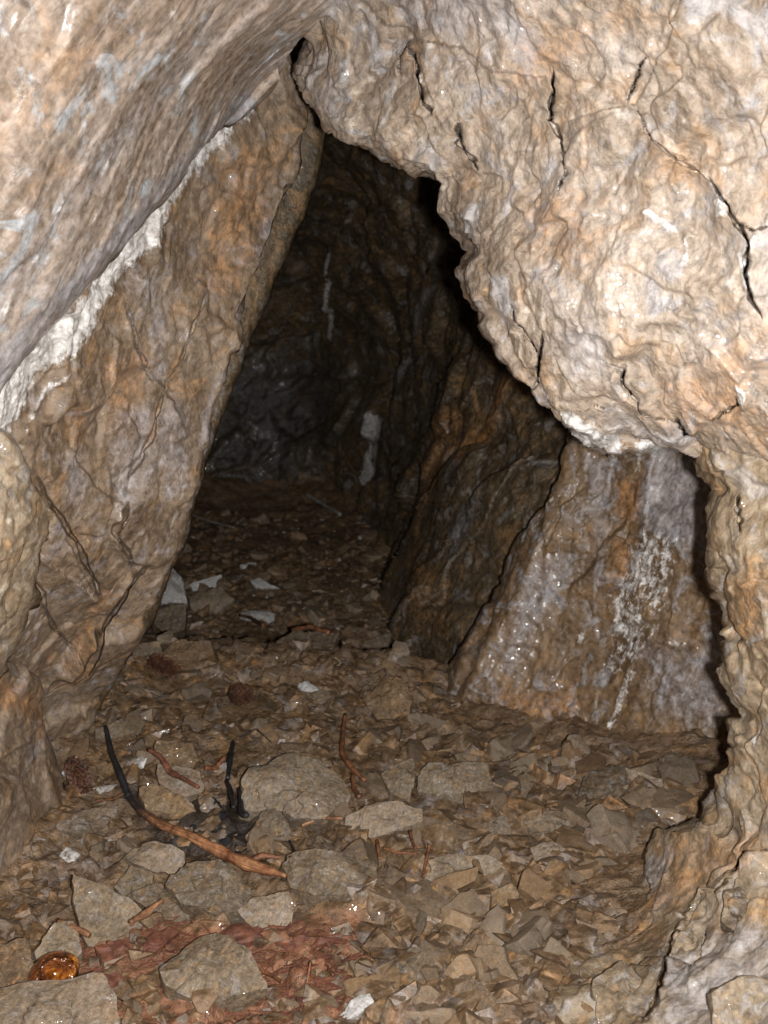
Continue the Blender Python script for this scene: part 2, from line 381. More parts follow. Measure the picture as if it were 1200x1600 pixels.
# big hanging boulder -------------------------------------------------
def boulder_masks(x, y, H, mk):
    for poly, s in (([(1103, 312), (1122, 305), (1130, 335), (1112, 340)], 5), ([(1145, 395), (1156, 392), (1168, 450), (1160, 455)], 6), ([(1152, 600), (1172, 605), (1170, 630), (1158, 628)], 5),
                    ([(885, 636), (905, 650), (930, 680), (975, 703), (970, 714), (935, 706), (900, 680)], 7), ([(990, 705), (1020, 695), (1045, 705), (1035, 712), (1000, 714)], 6), ([(1122, 712), (1150, 715), (1150, 722), (1125, 722)], 5),
                    ([(1060, 370), (1064, 368), (1068, 412), (1060, 412)], 4), ([(1000, 330), (1012, 325), (1050, 352), (1046, 360)], 5), ([(655, 118), (662, 112), (668, 130), (660, 135)], 4)):
        put(mk, 0, polymask(x, y, poly, s))
    for poly, s in (([(760, 180), (900, 120), (960, 60), (1060, 30), (1000, 0), (800, 20)], 60), ([(980, 190), (1090, 260), (1100, 320), (1000, 250)], 25), ([(1000, 600), (1200, 480), (1200, 700), (1060, 680)], 60), ([(780, 300), (900, 280), (950, 420), (860, 450)], 50)):
        put(mk, 1, 0.5 * polymask(x, y, poly, s))
    for poly, s in (([(455, 85), (500, 60), (540, 130), (540, 200), (490, 172)], 20), ([(880, 470), (960, 510), (950, 600), (860, 580)], 40), ([(560, 0), (800, -50), (860, 60), (700, 70)], 40), ([(930, 640), (1080, 660), (1090, 700), (960, 700)], 20)):
        put(mk, 2, 0.62 * polymask(x, y, poly, s))
    return mk
edge_b = [(520, -170), (470, 20), (455, 85), (449, 120), (468, 150), (492, 172), (530, 205), (565, 222), (600, 240), (650, 268), (681, 290), (690, 330), (708, 362), (727, 392), (722, 440), (735, 472), (758, 500),
          (772, 535), (800, 570), (850, 612), (888, 652), (915, 690)]
boulder = patch('hanging_boulder', M_BOULDER, [(520, -170), (1000, -170), (1450, -170)], [(1450, -170), (1450, 400), (1450, 790)],
      [(915, 690), (935, 704), (965, 712), (1000, 714), (1040, 708), (1090, 720), (1150, 735), (1220, 745), (1450, 790)], edge_b,
      [(520, -170, 1.30), (1000, -170, 1.02), (1450, -170, 0.88), (455, 85, 1.62), (530, 205, 1.55), (690, 330, 1.45), (727, 392, 1.42), (772, 535, 1.38), (850, 612, 1.37), (915, 690, 1.38), (1040, 708, 1.34),
       (1220, 745, 1.22), (1450, 790, 1.1), (1450, 300, 0.98), (1050, 300, 1.17), (900, 350, 1.24), (820, 150, 1.30), (700, 200, 1.41), (600, 100, 1.48), (1000, 560, 1.25), (1100, 640, 1.23), (1200, 100, 1.03), (760, 30, 1.28), (1150, 450, 1.13)],
      500, 480, dict(seed=1, lump=(0.28, 0.026), cells=((0.15, 0.020, 0.0), (0.06, 0.0085, 0.0), (0.022, 0.0024, 0.0)), fine=(0.025, 0.0036), axis=(0.55, 0.2, -0.8), st=0.85),
      'lb', 0.85, 0.07, 45, jag=9,
      ledges=[([(545, -20), (600, 38), (660, 62), (720, 78), (770, 112), (860, 118)][::-1], 0.05, 120), ([(980, 180), (1040, 240), (1090, 275), (1130, 330), (1160, 380), (1160, 430), (1185, 490)], 0.03, 70),
              ([(870, 190), (985, 165), (1050, 60), (1080, -20)], 0.03, 70)],
      cracks=[([(634, 65), (652, 105), (668, 145), (684, 180)], 0.09, 5), ([(714, 188), (713, 225), (740, 268)], 0.08, 4.5), ([(870, 98), (868, 140), (857, 188), (875, 215), (880, 245)], 0.08, 4.5),
              ([(1004, 90), (985, 130), (974, 160)], 0.06, 4), ([(1097, 278), (1130, 318), (1145, 350), (1166, 385), (1158, 410), (1168, 455), (1192, 500)], 0.10, 6), ([(1062, 650), (1070, 675), (1084, 690)], 0.09, 6),
              ([(844, 520), (842, 570), (838, 605)], 0.07, 5), ([(975, 573), (977, 590), (1000, 615)], 0.05, 3.5), ([(1150, 612), (1158, 630), (1110, 655)], 0.05, 3), ([(878, 240), (886, 270), (872, 300)], 0.04, 2.6), ([(980, 165), (1000, 205), (1045, 250), (1100, 285)], 0.04, 3),
              ([(640, 60), (622, 90), (628, 120)], 0.04, 3), ([(1140, 345), (1170, 360), (1200, 350)], 0.04, 3), ([(790, 470), (812, 520), (840, 560), (846, 600)], 0.05, 3.2), ([(940, 560), (975, 580), (1010, 640), (1060, 655)], 0.03, 2.6)], masks=boulder_masks)
tag(boulder, 'huge pale tan boulder with dark cracks hanging from the roof, upper right', 'boulder')

# streaked overhanging wall, upper left ---------------------------------
def roof_masks(x, y, H, mk):
    put(mk, 2, 0.95 * polymask(x, y, [(-150, 690), (0, 545), (120, 430), (225, 310), (300, 230), (395, 140), (400, 160), (300, 290), (200, 420), (80, 560), (-150, 800)], 14))
    put(mk, 2, 0.5 * polymask(x, y, [(-150, 560), (60, 360), (130, 250), (330, 30), (345, 60), (180, 280), (0, 520)], 25))
    for cx, cy in ((10, 480), (60, 400), (25, 330), (150, 330), (85, 340), (280, 40), (20, 30), (165, 255), (200, 240), (260, 20)):
        put(mk, 0, 0.55 * polymask(x, y, [(cx - 6, cy + 24), (cx - 2, cy + 2), (cx + 16, cy - 26), (cx + 10, cy + 4)], 9))
    put(mk, 0, 0.9 * polymask(x, y, [(-150, 760), (0, 618), (130, 490), (200, 395), (150, 480), (0, 660)], 10))
    put(mk, 1, 0.3 * polymask(x, y, [(0, 100), (120, 20), (300, 0), (200, 120), (60, 260), (-100, 300)], 70))
    return mk
left_wall = patch('overhanging_wall', M_ROOF, [(-250, -200), (250, -200), (640, -200)], [(640, -200), (560, -40), (500, 40), (445, 105), (420, 140)],
      [(-250, 880), (-120, 725), (0, 608), (100, 498), (200, 372), (300, 252), (420, 140)], [(-250, -200), (-250, 400), (-250, 900)],
      [(-250, -200, 0.86), (250, -200, 1.04), (640, -200, 1.32), (0, 0, 1.02), (0, 400, 1.12), (0, 620, 1.24), (-250, 900, 1.15), (-250, 400, 0.98), (200, 395, 1.36), (300, 270, 1.48), (420, 150, 1.64), (540, 0, 1.50), (300, 80, 1.27), (150, 200, 1.17), (400, 40, 1.38)],
      260, 320, dict(seed=2, lump=(0.3, 0.014), cells=((0.14, 0.008, 0.0), (0.05, 0.0022, 0.0)), fine=(0.03, 0.0015), axis=FOL, st=0.3), 'b', 0.25, 0.05, 40, jag=2, masks=roof_masks)
tag(left_wall, 'smooth overhanging rock face with grey diagonal streaks, upper left', 'rock wall')

# leaning slab ------------------------------------------------------------
def slab_masks(x, y, H, mk):
    put(mk, 0, polymask(x, y, [(-150, 760), (0, 590), (100, 480), (200, 350), (300, 240), (415, 118), (412, 142), (330, 245), (258, 322), (238, 385), (185, 445), (130, 525), (78, 580), (50, 640), (5, 705), (-150, 860)], 24))
    put(mk, 0, 0.6 * polymask(x, y, [(90, 590), (105, 580), (60, 660), (30, 700)], 5))
    for poly in ([(225, 430), (250, 440), (265, 590), (245, 600)], [(262, 610), (300, 640), (300, 760), (255, 780), (215, 700)], [(190, 440), (240, 420), (250, 470), (200, 480)], [(90, 720), (140, 700), (150, 760), (110, 790)], [(180, 640), (250, 620), (240, 760), (180, 800)]):
        put(mk, 2, 0.55 * polymask(x, y, poly, 22))
    for poly in ([(330, 260), (440, 200), (430, 330), (380, 470), (300, 460)], [(150, 540), (240, 540), (230, 680), (180, 690)], [(100, 640), (140, 620), (150, 700), (110, 700)], [(200, 900), (160, 1000), (110, 1090), (80, 1080), (150, 940)]):
        put(mk, 1, 0.48 * polymask(x, y, poly, 25))
    return mk
edge_s = [(446, 84), (458, 120), (470, 150), (480, 172), (473, 255), (443, 342), (387, 488), (352, 600), (313, 722), (278, 852), (228, 970), (158, 1090), (95, 1168), (60, 1240)]
slab_ledges = [([(0, 700), (75, 790), (100, 830), (130, 900), (165, 950), (200, 900)], 0.03, 50), ([(230, 880), (180, 960), (130, 1030), (70, 1105)], 0.05, 90), ([(195, 780), (180, 850), (210, 890), (215, 930)], 0.018, 40),
               ([(40, 850), (110, 900), (160, 950)], 0.02, 40), ([(200, 470), (215, 540), (262, 620), (300, 700)], 0.014, 50), ([(110, 690), (150, 760), (195, 790), (230, 770)], 0.02, 45)]
slab = patch('leaning_slab', M_SLAB, [(-250, 780), (-120, 640), (0, 530), (100, 420), (200, 300), (300, 190), (400, 95), (446, 84)], edge_s,
      [(-250, 1300), (-100, 1290), (60, 1240)], [(-250, 780), (-250, 1100), (-250, 1300)],
      [(-250, 860, 1.28), (0, 640, 1.42), (100, 502, 1.50), (200, 390, 1.58), (300, 258, 1.68), (440, 116, 1.84), (480, 172, 1.88), (387, 488, 1.82), (313, 722, 1.82), (228, 970, 1.90), (95, 1168, 2.06), (60, 1240, 2.05),
       (-250, 1300, 1.62), (0, 900, 1.58), (50, 1050, 1.78), (150, 700, 1.63), (300, 400, 1.75), (250, 620, 1.73), (150, 900, 1.76), (100, 1050, 1.90)],
      440, 380, dict(seed=3, lump=(0.35, 0.005), cells=((0.20, 0.022, 0.0), (0.085, 0.009, 0.0), (0.03, 0.0018, 0.0)), fine=(0.02, 0.0016), axis=(0.25, 0.1, 0.95), st=0.85),
      'r', 0.55, 0.012, 8, jag=2.5, ledges=slab_ledges,
      cracks=[([(232, 880), (180, 965), (130, 1040), (60, 1112)], 0.08, 7), ([(195, 780), (178, 830), (212, 892)], 0.04, 5), ([(195, 470), (215, 540), (245, 600)], 0.03, 4), ([(60, 740), (85, 800), (115, 840), (165, 945)], 0.06, 6), ([(30, 860), (90, 985), (130, 1035)], 0.04, 5), ([(262, 600), (235, 690), (195, 775)], 0.03, 3.5), ([(330, 430), (300, 520), (262, 600)], 0.025, 3)], masks=slab_masks)
tag(slab, 'long leaning brown slab with a white mineral crust along its upper edge', 'rock slab')

back_layer = patch('thin_rock_layer', M_BACK, [(380, 120), (440, 120), (505, 165)], [(505, 165), (503, 195), (490, 270), (462, 350), (402, 492), (362, 610), (320, 725), (286, 850), (236, 972), (165, 1095), (110, 1200)],
      [(0, 1200), (50, 1200), (110, 1200)], [(380, 120), (300, 500), (100, 900), (0, 1200)], [(380, 120, 2.05), (505, 165, 2.12), (402, 492, 2.08), (300, 500, 2.0), (286, 850, 2.06), (110, 1200, 2.15), (0, 1200, 2.05), (100, 900, 2.0)],
      260, 60, dict(seed=4, lump=(0.3, 0.015), ridge=(0.1, 0.006), fine=(0.02, 0.002), axis=(0.25, 0.1, 0.95), st=0.3), 'r', 0.5, 0.02, 10, jag=4)
tag(back_layer, 'thin dark brown rock layer edging out behind the leaning slab', 'rock layer')

near_rock = patch('wall_rock', M_PILLAR, [(-250, 600), (-100, 640), (0, 682), (30, 705)], [(30, 705), (55, 750), (74, 792), (70, 850), (52, 930), (30, 1000), (5, 1045), (-60, 1120)], [(-250, 1180), (-60, 1120)], [(-250, 600), (-250, 900), (-250, 1180)],
      [(-250, 600, 1.1), (0, 682, 1.27), (30, 705, 1.31), (74, 792, 1.36), (52, 930, 1.38), (5, 1045, 1.44), (-60, 1120, 1.44), (-250, 1180, 1.25), (-250, 900, 1.12), (0, 850, 1.27)],
      190, 130, dict(seed=5, lump=(0.15, 0.014), ridge=(0.08, 0.004), cells=((0.09, 0.016, 0.003), (0.04, 0.005, 0.0)), fine=(0.015, 0.003), axis=(0.2, 0.1, 1), st=0.6), 'rtb', 0.4, 0.06, 40, jag=2)
tag(near_rock, 'grey green rock bulging in from the left edge in front of the slab', 'rock')

base_rock = patch('base_rock', M_SLAB, [(-250, 950), (-60, 1000), (10, 1035), (50, 1078)], [(50, 1078), (74, 1130), (80, 1165), (88, 1230), (100, 1330)], [(-250, 1400), (0, 1380), (100, 1330)], [(-250, 950), (-250, 1200), (-250, 1400)],
      [(-250, 950, 1.3), (10, 1035, 1.62), (50, 1078, 1.78), (74, 1130, 1.84), (88, 1230, 1.83), (100, 1330, 1.82), (0, 1380, 1.60), (-250, 1400, 1.35), (0, 1200, 1.62), (-250, 1200, 1.3)],
      200, 160, dict(seed=6, lump=(0.2, 0.006), cells=((0.16, 0.022, 0.0), (0.06, 0.005, 0.0)), fine=(0.015, 0.0025), axis=(0.4, 0.1, -0.8), st=0.9), 'rt', 0.4, 0.04, 25, jag=5,
      ledges=[([(60, 1110), (40, 1160), (0, 1190)], 0.02, 50)],
      masks=lambda x, y, H, mk: (put(mk, 1, 0.6 * polymask(x, y, [(-100, 1050), (30, 1060), (70, 1130), (60, 1160), (30, 1120), (-100, 1100)], 20)), put(mk, 2, 0.6 * polymask(x, y, [(50, 1160), (68, 1150), (60, 1190), (42, 1190)], 6)), mk)[-1])
tag(base_rock, 'angular brown rock at the foot of the leaning slab, left edge', 'rock')

# rear chamber ------------------------------------------------------------
def back_masks(x, y, H, mk):
    put(mk, 0, 0.85 * polymask(x, y, [(590, 640), (598, 660), (594, 710), (578, 745), (560, 770), (556, 750), (570, 700), (580, 660)], 5))
    put(mk, 0, 0.75 * polymask(x, y, [(508, 390), (516, 400), (514, 470), (514, 540), (504, 530), (506, 470)], 4))
    put(mk, 1, 0.75 * polymask(x, y, [(800, 590), (830, 600), (790, 680), (740, 740), (730, 700)], 18))
    put(mk, 1, 0.55 * polymask(x, y, [(690, 620), (760, 640), (700, 780), (640, 880), (660, 740)], 25))
    put(mk, 1, 0.4 * polymask(x, y, [(650, 900), (700, 860), (700, 1000), (650, 1000)], 25))
    put(mk, 2, 0.7 * polymask(x, y, [(672, 450), (690, 440), (655, 540), (632, 600), (628, 580), (650, 510)], 7))
    put(mk, 2, 0.6 * polymask(x, y, [(765, 760), (790, 770), (740, 850), (700, 900), (720, 830)], 12))
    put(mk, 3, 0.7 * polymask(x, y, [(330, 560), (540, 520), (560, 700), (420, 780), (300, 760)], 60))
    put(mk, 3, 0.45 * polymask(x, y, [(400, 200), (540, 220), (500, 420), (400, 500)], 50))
    return mk
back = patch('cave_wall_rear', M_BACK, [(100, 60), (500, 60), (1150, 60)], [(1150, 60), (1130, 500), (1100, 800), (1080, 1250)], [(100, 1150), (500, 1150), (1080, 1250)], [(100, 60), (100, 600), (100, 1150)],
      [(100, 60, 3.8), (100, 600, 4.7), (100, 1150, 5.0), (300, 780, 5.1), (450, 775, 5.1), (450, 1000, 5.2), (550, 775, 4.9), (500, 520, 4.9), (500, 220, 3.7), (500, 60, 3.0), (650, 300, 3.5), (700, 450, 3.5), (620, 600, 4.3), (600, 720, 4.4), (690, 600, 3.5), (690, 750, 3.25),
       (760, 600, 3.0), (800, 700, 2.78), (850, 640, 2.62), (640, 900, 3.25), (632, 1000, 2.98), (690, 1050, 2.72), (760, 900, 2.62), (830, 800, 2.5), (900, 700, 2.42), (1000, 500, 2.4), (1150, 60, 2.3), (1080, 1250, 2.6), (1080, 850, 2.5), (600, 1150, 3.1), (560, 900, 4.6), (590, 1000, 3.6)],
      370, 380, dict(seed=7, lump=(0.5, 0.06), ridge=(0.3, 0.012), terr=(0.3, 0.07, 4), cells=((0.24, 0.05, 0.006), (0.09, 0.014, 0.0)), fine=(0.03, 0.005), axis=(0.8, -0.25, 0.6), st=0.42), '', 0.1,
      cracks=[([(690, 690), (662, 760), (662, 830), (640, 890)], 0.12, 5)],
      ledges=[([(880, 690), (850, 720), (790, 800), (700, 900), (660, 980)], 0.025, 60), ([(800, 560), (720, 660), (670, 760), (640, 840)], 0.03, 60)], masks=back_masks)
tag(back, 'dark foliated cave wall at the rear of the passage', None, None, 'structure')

def alc_masks(x, y, H, mk):
    put(mk, 0, 0.52 * polymask(x, y, [(1005, 815), (1070, 835), (1065, 900), (1035, 980), (990, 1050), (940, 1070), (950, 990), (945, 930), (980, 890)], 30))
    put(mk, 0, 0.5 * polymask(x, y, [(985, 1040), (1000, 1050), (960, 1140), (945, 1140)], 5))
    put(mk, 0, 0.6 * polymask(x, y, [(905, 990), (915, 985), (912, 1010), (900, 1005)], 4))
    put(mk, 0, 0.45 * polymask(x, y, [(800, 840), (840, 800), (870, 775), (868, 785), (830, 830), (805, 860)], 5))
    put(mk, 2, 0.85 * polymask(x, y, [(1020, 700), (1110, 720), (1110, 860), (1060, 850), (1010, 830), (1000, 760)], 22))
    put(mk, 2, 0.6 * polymask(x, y, [(910, 700), (960, 720), (950, 830), (935, 980), (960, 1040), (930, 1000), (925, 820)], 14))
    put(mk, 2, 0.6 * polymask(x, y, [(1000, 1000), (1140, 1000), (1150, 1150), (1020, 1120)], 40))
    put(mk, 2, 0.6 * polymask(x, y, [(835, 870), (900, 860), (860, 960), (800, 1050), (770, 1060), (790, 980)], 22))
    put(mk, 1, 0.62 * polymask(x, y, [(965, 750), (1015, 740), (1010, 790), (985, 830), (960, 800)], 14))
    put(mk, 1, 0.6 * polymask(x, y, [(960, 840), (990, 840), (985, 900), (950, 920)], 12))
    put(mk, 1, 0.55 * polymask(x, y, [(760, 1080), (900, 1060), (930, 1140), (800, 1140)], 30))
    return mk
ridge_line = [(905, 690), (890, 740), (862, 800), (832, 870), (805, 940), (765, 1010), (735, 1065), (715, 1130)]
def alc_pre(x, y):
    d, s, t = polydist(x, y, ridge_line)
    return np.where(s > 0, (np.sqrt(np.minimum(d, 90) ** 2 + 22 ** 2) - 22) / 80 * 0.36, 0)
alcove = patch('cave_wall_alcove', M_ALCOVE, [(890, 620), (1000, 620), (1350, 620)], [(1350, 620), (1350, 900), (1350, 1300)], [(660, 1230), (900, 1290), (1350, 1300)],
      [(890, 620), (878, 700), (866, 770), (830, 812), (796, 860), (768, 925), (732, 990), (702, 1035), (688, 1100), (660, 1230)],
      [(905, 620, 2.2), (905, 690, 2.2), (832, 870, 2.22), (735, 1065, 2.28), (660, 1230, 2.3), (900, 1290, 2.12), (1350, 1300, 1.85), (1350, 620, 1.75), (1000, 620, 2.1), (1000, 800, 2.10), (950, 1000, 2.16), (1100, 800, 1.98), (1100, 1100, 1.98), (880, 1140, 2.18), (1150, 950, 1.93)],
      360, 350, dict(seed=8, lump=(0.3, 0.02), terr=(0.22, 0.008, 3), cells=((0.16, 0.018, 0.0), (0.06, 0.006, 0.0), (0.022, 0.0014, 0.0)), fine=(0.018, 0.0035), axis=(0.4, 0.1, 0.9), st=0.5), 'l', 0.4, 0.02, 10, jag=6, pre=alc_pre,
      ledges=[([(960, 830), (985, 850), (990, 900), (950, 930)], 0.02, 40), ([(1080, 1010), (1010, 1000), (985, 1060)], 0.02, 50), ([(920, 760), (880, 790), (850, 860)][::-1], 0.02, 40)], masks=alc_masks)
tag(alcove, 'brown alcove wall with white fibrous mineral patch beyond the pillar', None, None, 'structure')

# right hand pillar and its foot -------------------------------------------
def pil_masks(x, y, H, mk):
    put(mk, 1, 0.6 * polymask(x, y, [(1060, 1310), (1200, 1290), (1200, 1340), (1100, 1400), (1060, 1440), (1010, 1440), (980, 1420), (1040, 1380)], 45))
    put(mk, 1, 0.5 * polymask(x, y, [(820, 1440), (960, 1400), (1050, 1450), (1060, 1490), (900, 1500), (820, 1480)], 30))
    put(mk, 1, 0.45 * polymask(x, y, [(1130, 900), (1200, 880), (1200, 1010), (1150, 1000)], 25))
    put(mk, 2, 0.7 * polymask(x, y, [(1010, 1340), (1040, 1320), (1060, 1330), (1030, 1400), (1000, 1400)], 12))
    put(mk, 2, 0.6 * polymask(x, y, [(1040, 1480), (1120, 1440), (1250, 1430), (1250, 1650), (1000, 1650)], 40))
    put(mk, 0, 0.5 * polymask(x, y, [(1165, 1145), (1190, 1140), (1185, 1180), (1172, 1165)], 6))
    return mk
PIL_D = [(1075, 640, 1.30), (1200, 640, 1.20), (1500, 640, 1.0), (1122, 762, 1.28), (1132, 888, 1.26), (1142, 1000, 1.28), (1148, 1160, 1.34), (1088, 1285, 1.46), (1006, 1345, 1.58), (985, 1378, 1.62), (880, 1440, 1.585), (830, 1480, 1.52), (780, 1540, 1.42), (760, 1800, 1.18),
       (1100, 1400, 1.42), (1200, 1300, 1.30), (1250, 1000, 1.19), (1250, 800, 1.19), (1500, 1200, 1.02), (1500, 1800, 0.85), (1100, 1550, 1.26), (1250, 1550, 1.12), (1000, 1550, 1.32), (1100, 1800, 1.03), (940, 1480, 1.50)]
pillar = patch('rock_pillar', M_PILLAR, [(1075, 640), (1200, 640), (1500, 640)], [(1500, 640), (1500, 1100), (1500, 1800)], [(760, 1800), (1100, 1800), (1500, 1800)],
      [(1075, 640), (1090, 725), (1122, 762), (1112, 800), (1111, 858), (1132, 888), (1124, 925), (1128, 965), (1142, 1000), (1138, 1050), (1140, 1085), (1150, 1130), (1148, 1160), (1120, 1195), (1100, 1240), (1088, 1285), (1040, 1296), (1015, 1318), (1006, 1345), (985, 1378),
       (955, 1390), (930, 1410), (880, 1440), (830, 1480), (780, 1540), (760, 1800)],
      PIL_D,
      450, 350, dict(seed=9, lump=(0.16, 0.009), terr=(0.18, 0.010, 4), cells=((0.12, 0.020, 0.0), (0.05, 0.008, 0.0), (0.02, 0.002, 0.0)), fine=(0.015, 0.002), axis=(0.6, 0.1, 0.7), st=0.8),
      'l', 0.5, 0.07, 45, jag=9,
      ledges=[([(990, 1640), (1010, 1580), (1045, 1520), (1058, 1470), (1072, 1440), (1090, 1395), (1125, 1392), (1140, 1360), (1175, 1330), (1230, 1320)], 0.06, 90), ([(1075, 1560), (1095, 1500), (1110, 1445)], 0.02, 40),
              ([(850, 1600), (880, 1540), (905, 1490), (960, 1460)], 0.02, 60), ([(1140, 1000), (1180, 1005), (1230, 990)], 0.015, 40)],
      cracks=[([(995, 1595), (1015, 1560), (1040, 1525), (1048, 1490), (1062, 1462), (1085, 1460)], 0.07, 4.5), ([(1068, 1440), (1088, 1415), (1094, 1392), (1128, 1394), (1142, 1362), (1165, 1332), (1215, 1328)], 0.06, 4), ([(1150, 770), (1148, 800), (1158, 830)], 0.06, 5),
              ([(1080, 1530), (1095, 1490), (1112, 1445)], 0.04, 3), ([(830, 1520), (870, 1490), (905, 1465)], 0.05, 3.5)], masks=pil_masks)
tag(pillar, 'lumpy tan rock pillar with broad cracked foot along the right edge', 'rock pillar')

# the rest of the passage, around and behind the photographer
a = np.linspace(-0.42 * math.pi, 1.42 * math.pi, 150); yy = np.linspace(-0.9, 2.15, 112)
A, Y = np.meshgrid(a, yy, indexing='ij')
hw = 0.88 + 0.10 * sstep(1.0, 2.0, Y)
close = np.sqrt(np.clip((Y + 0.93) / 0.45, 0.02, 1))
G = np.stack([hw * np.clip(1.6 * np.cos(A), -1, 1) * close, Y, 0.80 + 0.95 * np.sin(A) * close], 2)
nrm = np.stack([-np.cos(A), 0 * A, -np.sin(A)], 2)
G = G + nrm * rock_noise(G.reshape(-1, 3), dict(seed=12, lump=(0.35, 0.05), cells=((0.16, 0.03, 0.0), (0.06, 0.008, 0.0)), fine=(0.03, 0.004), st=0.8)).reshape(A.shape)[..., None]
sides = mesh_obj('cave_wall_sides', G.reshape(-1, 3), grid_faces(*A.shape), M_PILLAR, masks=np.zeros((A.size, 4)))
tag(sides, 'rough brown rock of the passage around the viewpoint', None, None, 'structure')

# ------------------------------------------------------------------ floor
def floor_base(x, y):
    z = -0.13 * sstep(2.36, 2.62, y + 0.10 * np.sin(x * 4 + 0.6)) - 0.10 * sstep(2.7, 5.2, y)
    z = z + 0.10 * sstep(0.25, 0.75, x) * (1 - sstep(1.7, 2.3, y)) + 0.07 * sstep(-0.42, -0.8, x) * (1 - sstep(2.0, 2.6, y))
    z = z + 0.05 * sstep(0.35, -0.2, x) * sstep(2.0, 2.3, y) * (1 - sstep(2.3, 2.5, y))
    z = z + 0.30 * sstep(4.3, 5.5, y + 0.25 * np.sin(x * 3.1))
    return z + 0.25 * sstep(0.5, 1.0, x) * sstep(2.5, 3.5, y)
def floor_mid(x, y):
    q = np.stack([np.ravel(x), np.ravel(y), np.zeros(np.size(x))], 1)
    z = 0.022 * fbm(q, 0.28, 3, seed=21)
    return floor_base(x, y) + z.reshape(np.shape(x))
def ground(px, py):
    px = np.atleast_1d(np.asarray(px, float)); py = np.atleast_1d(np.asarray(py, float))
    ray = P(px, py, np.ones_like(px)) - CAM
    t = np.full(len(px), 0.9)
    for _ in range(28):
        p = CAM + ray * t[:, None]; gap = p[:, 2] - floor_mid(p[:, 0], p[:, 1]); t = np.minimum(t + gap * 0.75, 8.0)
    return CAM + ray * t[:, None]
nx, ny = 410, 640
fx = np.linspace(-1.15, 1.15, nx); fy = 0.5 * (5.7 / 0.5) ** np.linspace(0, 1, ny)
FX, FY = np.meshgrid(fx, fy); FX = FX * (0.75 + 0.16 * FY)
q = np.stack([FX.ravel(), FY.ravel(), np.zeros(FX.size)], 1)
z = floor_mid(FX, FY).ravel()
qq = q * np.array([1, 1, 1.0])
v1, e1 = cells(q + 0.02 * np.stack([fbm(q, 0.05, 2, seed=31), fbm(q, 0.05, 2, seed=32), 0 * z], 1), 0.075, 41)
v2, e2 = cells(q, 0.03, 43)
amt = 0.35 + 0.65 * sstep(-0.25, 0.25, fbm(q, 0.35, 2, seed=33))
z = z + amt * (0.020 * v1 + 0.009 * v2) - 0.004 * (1 - sstep(0, 0.08, e1)) + 0.008 * fbm(q, 0.05, 4, 0.6, seed=34) + 0.004 * fbm(q, 0.012, 3, 0.6, seed=35)
V = np.c_[q[:, :2], z]
mx, my, _ = pix(V)
mk = np.zeros((len(V), 4), np.float32)
soil = polymask(mx, my, [(90, 1460), (200, 1430), (300, 1450), (440, 1440), (560, 1420), (600, 1480), (560, 1600), (520, 1700), (230, 1700), (120, 1560)], 40)
mk[:, 1] = 1.0 * soil
mk[:, 1] = np.maximum(mk[:, 1], 0.45 * polymask(mx, my, [(560, 1080), (640, 1070), (640, 1130), (580, 1130)], 20))
mk[:, 3] = 0.85 * polymask(mx, my, [(180, 1220), (330, 1240), (400, 1230), (420, 1340), (340, 1360), (240, 1330)], 25)
mk[:, 2] = 0.35 * polymask(mx, my, [(0, 1300), (150, 1290), (220, 1360), (120, 1420), (0, 1480)], 40)
floor = mesh_obj('cave_floor', V, grid_faces(ny, nx), M_FLOOR, masks=mk)
tag(floor, 'wet brown muddy cave floor', None, None, 'structure')
_fz = V[:, 2].reshape(ny, nx)
def floor_z(x, y):
    j = np.clip((math.log(max(y, 0.5001) / 0.5) / math.log(5.7 / 0.5)) * (ny - 1), 0, ny - 1.001)
    i = np.clip((x / (0.75 + 0.16 * y) + 1.15) / 2.3 * (nx - 1), 0, nx - 1.001)
    return float(_fz[int(j), int(i)])

